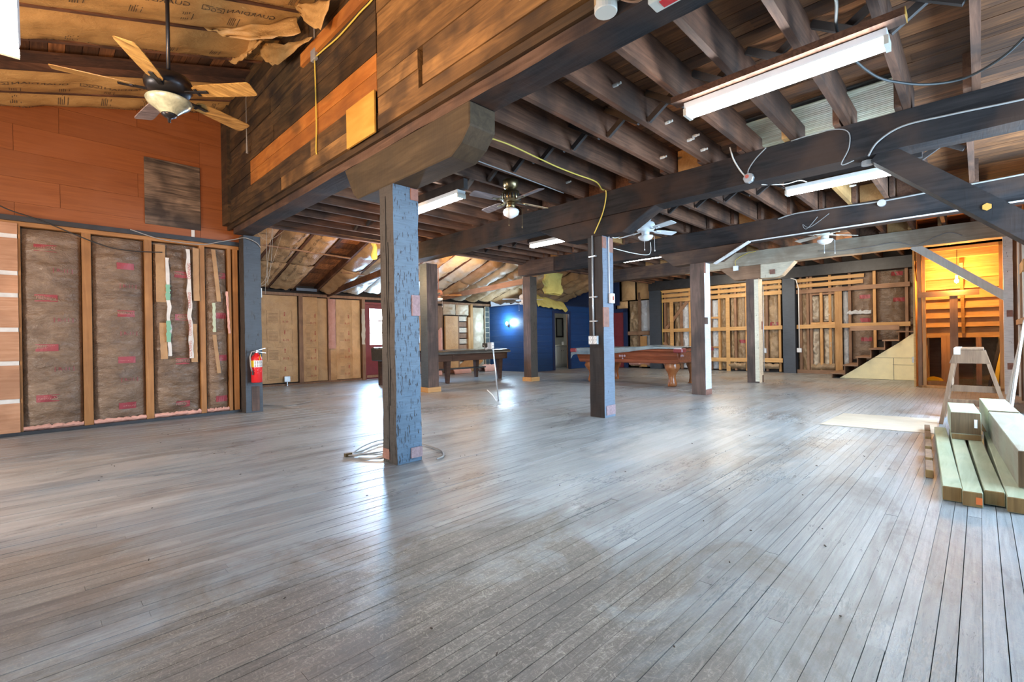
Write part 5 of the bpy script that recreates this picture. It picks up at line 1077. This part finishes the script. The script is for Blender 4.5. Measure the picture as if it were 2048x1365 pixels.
# strings hanging in the lean-to
for i, pts in enumerate((((2.62, 8.9, 3.5), (2.72, 8.9, 2.2), (2.95, 8.9, 2.25), (3.05, 8.9, 3.5)), ((2.95, 9.0, 3.46), (2.95, 9.0, 2.55), (2.96, 9.0, 2.1)), ((3.15, 9.2, 3.40), (3.0, 9.2, 2.3), (2.98, 9.2, 1.95)), ((2.75, 9.4, 3.34), (3.1, 9.5, 3.0), (3.5, 9.6, 3.28)), ((3.5, 9.8, 3.22), (3.1, 9.5, 2.3), (2.75, 9.3, 1.98)))):
    cable('loose_string', pts, .0035, M['string'], ('deep loop of pale string behind the corner post', 'straight pale string hanging beside the string loop', 'bent pale string hanging lowest behind the corner post', 'short slack string crossing high under the roof batts', 'slanting pale string running down towards the corner post')[i], 'string', group='dangling strings behind the corner post', n=4)
# device and sign on the near beam
t = thing('alarm_sounder', 'off-white round alarm fitting on the near beam at the upper edge', 'alarm', (2.08, 1.35, 2.70))
MB().lathe([(.055, -.035), (.058, -.03), (.058, .04), (.05, .055)], (2.085, 1.345, 2.745), 24).build('drum', M['offwhite'], t, smooth=False)
MB().box(2.09, 2.16, 1.30, 1.39, 2.79, 2.86).build('bracket', M['offwhite'], t); MB().lathe([(.018, 0), (.018, .12)], (2.05, 1.37, 2.74), 12).build('cable_gland', plain('tan_plastic', (.5, .32, .16), .5), t)
t = thing('emergency_sign', 'white emergency sign box with a red mark at the upper frame edge', 'sign', (2.10, 1.03, 2.62))
MB().box(2.06, 2.15, .92, 1.10, 2.615, 2.79).build('body', M['offwhite'], t, bevel=.006); MB().box(2.058, 2.0605, .98, 1.05, 2.66, 2.76).build('red_mark', M['red'], t); MB().box(2.08, 2.13, .97, 1.05, 2.611, 2.616).build('red_strip', M['red'], t)
cable('electric_cable', [(2.10, 1.30, 2.80), (2.08, 1.24, 2.72), (2.09, 1.16, 2.68), (2.11, 1.10, 2.72)], .006, plain('brown_cable', (.25, .13, .07), .6), 'brown cable between the round alarm and the emergency sign')

# ------------------------------------------------------------------ fire extinguisher on the corner post
t = thing('fire_extinguisher', 'red fire extinguisher hanging on the dark corner post', 'fire extinguisher', (2.40, 7.86, .46)); ex, ey = 2.405, 7.86
MB().lathe([(.070, .465), (.076, .472), (.076, .80), (.070, .85), (.045, .885), (.028, .90), (.028, .915)], (ex, ey, 0), 28).build('cylinder', M['red'], t, smooth=True)
def band(name, a0, a1, z0, z1, mt, R_=.0775):
    o = MB().grid(lambda u, v: (ex + R_ * math.cos(a0 + (a1 - a0) * u), ey + R_ * math.sin(a0 + (a1 - a0) * u), z0 + (z1 - z0) * v), 10, 1).build(name, M[mt], t); return o
band('yellow_label', math.radians(175), math.radians(225), .70, .80, 'yellow'); lb = band('white_label', math.radians(225), math.radians(330), .70, .80, 'white')
mb = MB()
for q in range(5):
    for c_ in range(4): mb.grid(lambda u, v: (ex + .0785 * math.cos(math.radians(232 + 24 * c_ + 15 * u)), ey + .0785 * math.sin(math.radians(232 + 24 * c_ + 15 * u)), .71 + q * .018 + .009 * v), 2, 1)
mb.build('label_print', M['ink'], lb)
MB().add([(ex + .0785 * math.cos(math.radians(d_)), ey + .0785 * math.sin(math.radians(d_)), z_) for d_, z_ in ((225, .635), (262, .610), (300, .635), (262, .66))], [(0, 1, 2, 3)]).build('white_diamond', M['white'], t)
MB().lathe([(.02, .90), (.022, .94), (.015, .955)], (ex, ey, 0), 14).build('valve', M['chrome'], t)
MB().bar((ex - .01, ey - .01, .95), (ex + .12, ey - .02, .985), .02, .008).build('upper_lever', M['chrome'], t); MB().bar((ex, ey - .01, .935), (ex + .125, ey - .02, .91), .02, .008).build('lower_handle', M['chrome'], t)
MB().tube([(ex - .02, ey - .02, .94), (ex - .08, ey - .04, .93), (ex - .105, ey - .05, .86), (ex - .10, ey - .055, .72), (ex - .085, ey - .06, .64)], .010, 8).build('hose', M['cable_grey'], t, smooth=True)
MB().lathe([(.014, 0), (.010, .07)], (ex - .078, ey - .062, .585), 10).build('nozzle', M['rubber'], t)
MB().bar((ex + .01, ey - .085, .80), (ex + .035, ey - .08, .895), .055, .003, 0, (1, -.2, 0)).build('inspection_tag', M['yellow'], t)
MB().box(ex - .03, ex + .03, ey + .05, 7.96, .86, .89).build('wall_bracket', M['greybox'], t)
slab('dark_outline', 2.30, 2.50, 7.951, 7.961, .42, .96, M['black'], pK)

# ------------------------------------------------------------------ pool tables
def pool2():
    t = thing('pool_table', 'red mahogany pool table with claw-foot legs under a slate cover', 'pool table', (9.95, 5.9, 0))
    x0, x1, y0, y1 = 9.30, 10.75, 4.36, 7.05
    MB().prism([(x0 + .10, .52), (x1 - .10, .52), (x1 - .02, .66), (x1, .75), (x0, .75), (x0 + .02, .66)], y0 + .06, y1 - .06, 'y').build('apron', M['mahogany'], t, bevel=.01)
    MB().prism([(y0 + .10, .50), (y1 - .10, .50), (y1 - .02, .66), (y1, .75), (y0, .75), (y0 + .02, .66)], x0 + .07, x1 - .07, 'x').build('end_apron', M['mahogany'], t, bevel=.01)
    MB().box(x0 - .04, x1 + .04, y0 - .04, y1 + .04, .745, .82).build('top_rail', M['mahogany'], t, bevel=.02)
    for x in (x0 + .02, x1 - .02):
        for y in (y0 + .02, y1 - .02):
            cx = .0
            b = MB().box(x - .10, x + .10, y - .10, y + .10, .73, .828).build('corner_casting', M['red'] if 0 else M['redcap'], t, bevel=.02)
    for k, y in enumerate((5.72, 6.4)):
        mb = MB()
        for q in range(3): mb.lathe([(.028, 0), (.016, .012)], (x0 + .005, y + (q - 1) * .06, .655), 8, 0, Matrix.Rotation(-PI / 2, 3, 'Y'))
        mb.lathe([(.02, 0), (.012, .012)], (x0 + .02, y, .60), 8, 0, Matrix.Rotation(-PI / 2, 3, 'Y')); mb.build('carved_medallion', M['bare_pink'], t)
    mb = MB()
    for q in range(4): mb.lathe([(.020, 0), (.02, .014)], (x0 + .06 + q * .03, y0 + .02 + 0, .68 - .01 * abs(q - 1.5)), 8, 0, Matrix.Rotation(PI / 2, 3, 'X'))
    mb.build('net_fringe', M['bare_pink'], t)
    for x in (x0 + .30, x1 - .16):
        for y in (y0 + .34, y1 - .34):
            sg = -1 if y < 5.9 else 1; sx_ = -1 if x < 10 else 1
            mb = MB(); pr = [(0, .0, .075), (.02, .03, .078), (.06, .045, .082), (.12, .04, .07), (.20, .03, .062), (.28, .03, .075), (.36, .055, .115), (.42, .06, .135), (.47, .04, .13), (.52, .03, .14), (.60, .02, .13)]
            rings = []
            for (z, of, w_) in pr: rings.append([(x + sx_ * of * .6 + w_ * math.cos(PI / 4 + k * PI / 6) * 1.2, y + sg * of * .6 + w_ * math.sin(PI / 4 + k * PI / 6) * 1.2, z) for k in range(12)])
            v = [q for g in rings for q in g]; f = [tuple(range(12)), tuple(range(12 * (len(pr) - 1), 12 * len(pr)))]
            for i in range(len(pr) - 1):
                for k in range(12): f.append((i * 12 + k, i * 12 + (k + 1) % 12, (i + 1) * 12 + (k + 1) % 12, (i + 1) * 12 + k))
            mb.add(v, f); lg = mb.build('leg', M['mahogany_leg'], t, smooth=True)
            for q in (-.045, 0, .045): pass
    def cov(u, v):
        x = x0 - .06 + (x1 - x0 + .12) * u; y = y0 - .06 + (y1 - y0 + .12) * v
        z = .842 + .006 * nz((x * 3, y * 3, 1)); 
        if u < 0.06: k = (0.06 - u) / .06; x = x0 - .062 - .006 * k; z = .835 - k * max(0.0, (.02 + .13 * max(0, min(1, (v - .18) / .5)))) 
        if v > .97: z -= .12 * (v - .97) / .03
        z += .05 * math.exp(-((v - .30) / .10) ** 2 - ((u - .35) / .3) ** 2)
        return (x, y, z)
    MB().grid(cov, 34, 40).build('vinyl_cover', M['tarp'], t, smooth=True)
M['redcap'] = plain('red_corner_plate', (.20, .03, .032), .3)
pool2()
t = thing('pool_table', 'dark walnut pool table under a black cover by the back wall', 'pool table', (7.4, 9.2, 0)); x0, x1, y0, y1 = 6.75, 9.22, 9.30, 10.62
for (z0, z1, d) in ((.55, .72, .0), (.70, .76, -.02)): MB().box(x0 + .03 + d, x1 - .03 - d, y0 + d, y0 + .06 + d, z0, z1).build('side_apron', M['walnut'], t, bevel=.006); MB().box(x0 + .03 + d, x1 - .03 - d, y1 - .06 - d, y1 - d, z0, z1).build('side_apron', M['walnut'], t, bevel=.006)
for xx in (x0, x1 - .06): MB().box(xx, xx + .06, y0, y1, .55, .76).build('end_apron', M['walnut'], t, bevel=.006)
MB().box(x0 - .02, x1 + .02, y0 - .04, y1 + .04, .76, .80).build('top_rail', M['walnut'], t, bevel=.01)
MB().box(x0 + .02, x1 - .02, y0 + .02, y1 - .02, .58, .62).build('slate_bed', M['tarp_dark'], t)
MB().box(7.31, 7.36, y0 - .015, y0, .55, .74).build('joint_strip', M['walnut'], t)
for xx in (7.25, 9.05):
    for yy in (y0 + .14, y1 - .20):
        MB().lathe([(.055, 0), (.095, .55)], (xx, yy, 0), 4, 0, Matrix.Rotation(PI / 4, 3, 'Z')).build('leg', M['walnut'], t)
MB().box(x0 + .4, x1 - .3, 9.85, 10.1, .30, .335).build('stretcher_shelf', M['tarp_dark'], t)
def cov(u, v):
    x = x0 - .05 + (x1 - x0 + .10) * u; y = y0 - .07 + (y1 - y0 + .14) * v; z = .815 + .008 * nz((x * 3, y * 3, 2)) + .03 * math.exp(-((u - .55) / .12) ** 2 - ((v - .4) / .3) ** 2)
    if v < .06: z -= .09 * (.06 - v) / .06; y = y0 - .075 - .01 * nz((x * 4, 0, 0))
    return (x, y, z)
MB().grid(cov, 40, 24).build('vinyl_cover', M['tarp_dark'], t, smooth=True)
# dark cabinet behind the near post, in front of the maroon door
t = thing('padded_bench', 'dark upholstered bench end before the maroon door', 'bench', (6.1, 10.3, 0))
MB().prism([(9.95, .60), (10.55, .60), (10.58, .92), (10.45, .93), (10.38, .88), (9.95, .90)], 5.80, 6.5, 'x').build('padded_body', M['tarp_dark'], t, bevel=.02)
for xx in (5.95, 6.4): MB().box(xx, xx + .08, 10.05, 10.15, 0, .60).build('leg', M['walnut'], t); MB().box(xx, xx + .08, 10.42, 10.5, 0, .60).build('leg', M['walnut'], t)
# pink insulation lying under the walnut table
for i, (x, y, lx, ly, h, lab, mt) in enumerate(((9.72, 12.0, .7, .35, .17, 'pink insulation roll on the floor by the back wall, behind the walnut table', 'pink'), (11.0, 12.05, .55, .3, .2, 'pink insulation scrap on the floor by the dark tiles', 'pink'), (8.75, 12.05, .4, .3, .2, 'small pink insulation scrap left of the walnut table leg', 'pink'))):
    o = MB().grid(lambda u, v: (x + lx * (u - .5), y + ly * math.cos(PI * v) * .5, .012 + h * math.sin(PI * v) * (1 + .3 * nz((u * 5, v * 3, i)))), 16, 12, 0, (0, 0, -.008)).build('insulation_scrap', M[mt], smooth=True); tag(o, lab, 'insulation')
o = MB().bar((10.0, 12.28, .02), (10.45, 11.85, .55), .50, .06, 0, (1, 0, 0)).build('insulation_sheet', M['kraft_wall'], bevel=.015); tag(o, 'tan paper-faced insulation piece leaning behind the walnut table', 'insulation')
# yellow wool
o = MB().grid(lambda u, v: (10.75 + .46 * math.cos(2 * PI * u) * (.85 + .3 * nz((u * 6, v * 4, 1))), 8.9 + .15 * math.sin(2 * PI * u), 3.0 - .62 * v + .05 * nz((u * 9, v * 9, 2))), 22, 14).build('wool_clump', M['yellow_wool'], smooth=True); tag(o, 'yellow insulation wool hanging from the roof between two posts', 'insulation')
o = MB().grid(lambda u, v: (11.52 + 1.55 * u, 10.16 + .75 * v, 2.245 + .30 * math.sin(PI * min(1, v * .9 + .1)) * (1.1 - .7 * u) * (1 + .4 * nz((u * 5, v * 5, 3))) - ((.20 + .12 * nz((u * 6, 0, 1))) * (.25 - v) / .25 if v < .25 else 0)), 24, 14, 0, (0, 0, -.03)).build('wool_clump', M['yellow_wool'], smooth=True); tag(o, 'yellow insulation wool lying over the edge of the blue partition', 'insulation')
o = MB().grid(lambda u, v: (5.0 + (.075 - .03 * v) * math.cos(2 * PI * u) * (1 + .9 * nz((u * 5, v * 6, 5))) + .05 * nz((0, v * 5, 2)), 8.9 + .06 * math.sin(2 * PI * u), 3.62 - .85 * v), 12, 22).build('wool_clump', M['yellow_wool'], smooth=True); tag(o, 'strip of yellow wool hanging beside the open roof bay', 'insulation')
# plywood sheet let into the floor
o = MB().add([(7.55, 1.30, .0002), (7.70, .38, .0002), (6.55, .33, .0002), (6.45, 1.34, .0002), (7.55, 1.30, .005), (7.70, .38, .005), (6.55, .33, .005), (6.45, 1.34, .005)], [(0, 1, 2, 3), (4, 7, 6, 5), (0, 4, 5, 1), (1, 5, 6, 2), (2, 6, 7, 3), (3, 7, 4, 0)]).build('plywood_patch', M['ply_floor']); tag(o, 'pale plywood sheet lying flat on the floor near the lumber', 'plywood')

# ------------------------------------------------------------------ lumber pile
def lumber(name, label, p, q, w_, h_, mt, me, group=None):
    mb = MB(); p, q = Vector(p), Vector(q)
    mb.bar(p, q, w_, h_)
    mb.mi = [1 if i < 2 else 0 for i in range(len(mb.mi))]
    o = mb.build(name, [M[mt], M[me]], bevel=.004); tag(o, label, 'lumber', group); return o
lumber('lumber_post', 'outermost green treated four-by-four on the floor, nearest the open hall', (3.98, .132, .046), (6.45, .298, .046), .089, .089, 'treated', 'endgrain')
o = lumber('lumber_post', 'treated four-by-four with an orange label on its end', (3.93, .041, .046), (6.40, .185, .046), .089, .089, 'treated', 'endgrain')
MB().add([(3.9285, .028, .02), (3.9285, -.0, .02), (3.9285, -.0, .062), (3.9285, .028, .062)], [(0, 1, 2, 3)]).build('end_label', M['orangelabel'], o)
lumber('lumber_post', 'third treated four-by-four of the row, slightly set back', (4.02, -.052, .050), (6.40, .07, .050), .089, .085, 'treated', 'endgrain')
lumber('lumber_post', 'fourth treated four-by-four, half under the big timber', (3.95, -.146, .046), (6.40, -.06, .046), .089, .089, 'treated', 'endgrain')
lumber('big_timber', 'large weathered square timber on top of the pile, nearest the frame edge', (4.22, -.262, .205), (6.16, -.15, .205), .21, .225, 'treated_grey', 'endgrain_dark')
lumber('big_timber', 'large pale green timber behind the weathered one, top of the pile', (6.18, -.145, .21), (7.28, -.085, .21), .20, .23, 'treated', 'endgrain_dark')
o = lumber('big_timber', 'short square timber with a dark end and a white tag, on a scrap block', (5.83, .098, .235), (6.62, .150, .235), .195, .19, 'treated', 'endgrain_dark')
MB().box(5.826, 5.829, .025, .045, .20, .275).build('white_tag', M['white'], o)
lumber('scrap_block', 'thin wood scrap under the short square timber', (5.80, .095, .116), (6.05, .105, .116), .19, .05, 'treated_grey', 'endgrain')
lumber('scrap_block', 'second thin scrap under the far end of the short timber', (6.25, .12, .116), (6.4, .13, .116), .17, .05, 'treated_grey', 'endgrain')
lumber('scrap_block', 'thick block on the floor carrying the pale green timber', (7.0, -.10, .047), (7.2, -.09, .047), .19, .092, 'treated_grey', 'endgrain')
for i, x in enumerate((4.52, 4.98, 5.48, 5.98, 6.4)):
    lumber('wood_offcut', ('brown offcut standing beside the lumber, nearest the camera', 'second brown offcut along the lumber', 'third brown offcut along the lumber, behind two others', 'fourth brown offcut along the lumber', 'farthest brown offcut along the lumber')[i], (x, .235 + (x - 4) * .065, .03), (x + .36, .26 + (x - 4) * .065, .03), .045, .06, 'sawhorse', 'endgrain')
# whitewashed boards leaning on the wall
for i, (x, zt) in enumerate(((8.75, 1.18), (9.25, 1.05), (9.75, .92), (10.2, .8))):
    o = MB().bar((x, -.27, .012), (x + .18, -.405, zt), .24, .022, 0, (0, 1, 0)).build('leaning_board', M['whitewood']); tag(o, ('nearest and tallest', 'second', 'third', 'farthest and shortest')[i] + ' whitewashed board leaning on the wall behind the lumber', 'board')
# sawhorse
t = thing('sawhorse', 'weathered wooden sawhorse standing behind the lumber pile', 'sawhorse', (7.6, .05, 0)); S = M['sawhorse']
MB().box(7.36, 8.10, -.03, .19, .845, .868).build('top_board', S, t, bevel=.004); slab('top_trim', 7.34, 8.1, .16, .215, .80, .872, M['whitewood'], t)
MB().prism([(-.075, .70), (.255, .70), (.205, .845), (-.03, .845)], 7.34, 7.37, 'x').build('end_apron', S, t); MB().prism([(-.075, .70), (.255, .70), (.205, .845), (-.03, .845)], 8.08, 8.11, 'x').build('end_apron', S, t)
for (xa, xb) in ((7.40, 7.33), (8.05, 8.02)):
    for (ya, yb_) in ((.20, .33), (-.03, -.24)):
        slabr('leg', (xa, ya, .83), (xb, yb_, .0), .09, .035, S, t, (0, 1, 0))
for zz, yy in ((.38, .26), (.22, .30)): slab('cross_rail', 7.36, 7.39, -.20 + (zz - .22) * .3, yy, zz, zz + .07, S, t)
slab('side_rail', 7.36, 8.04, .235, .255, .42, .50, S, t)
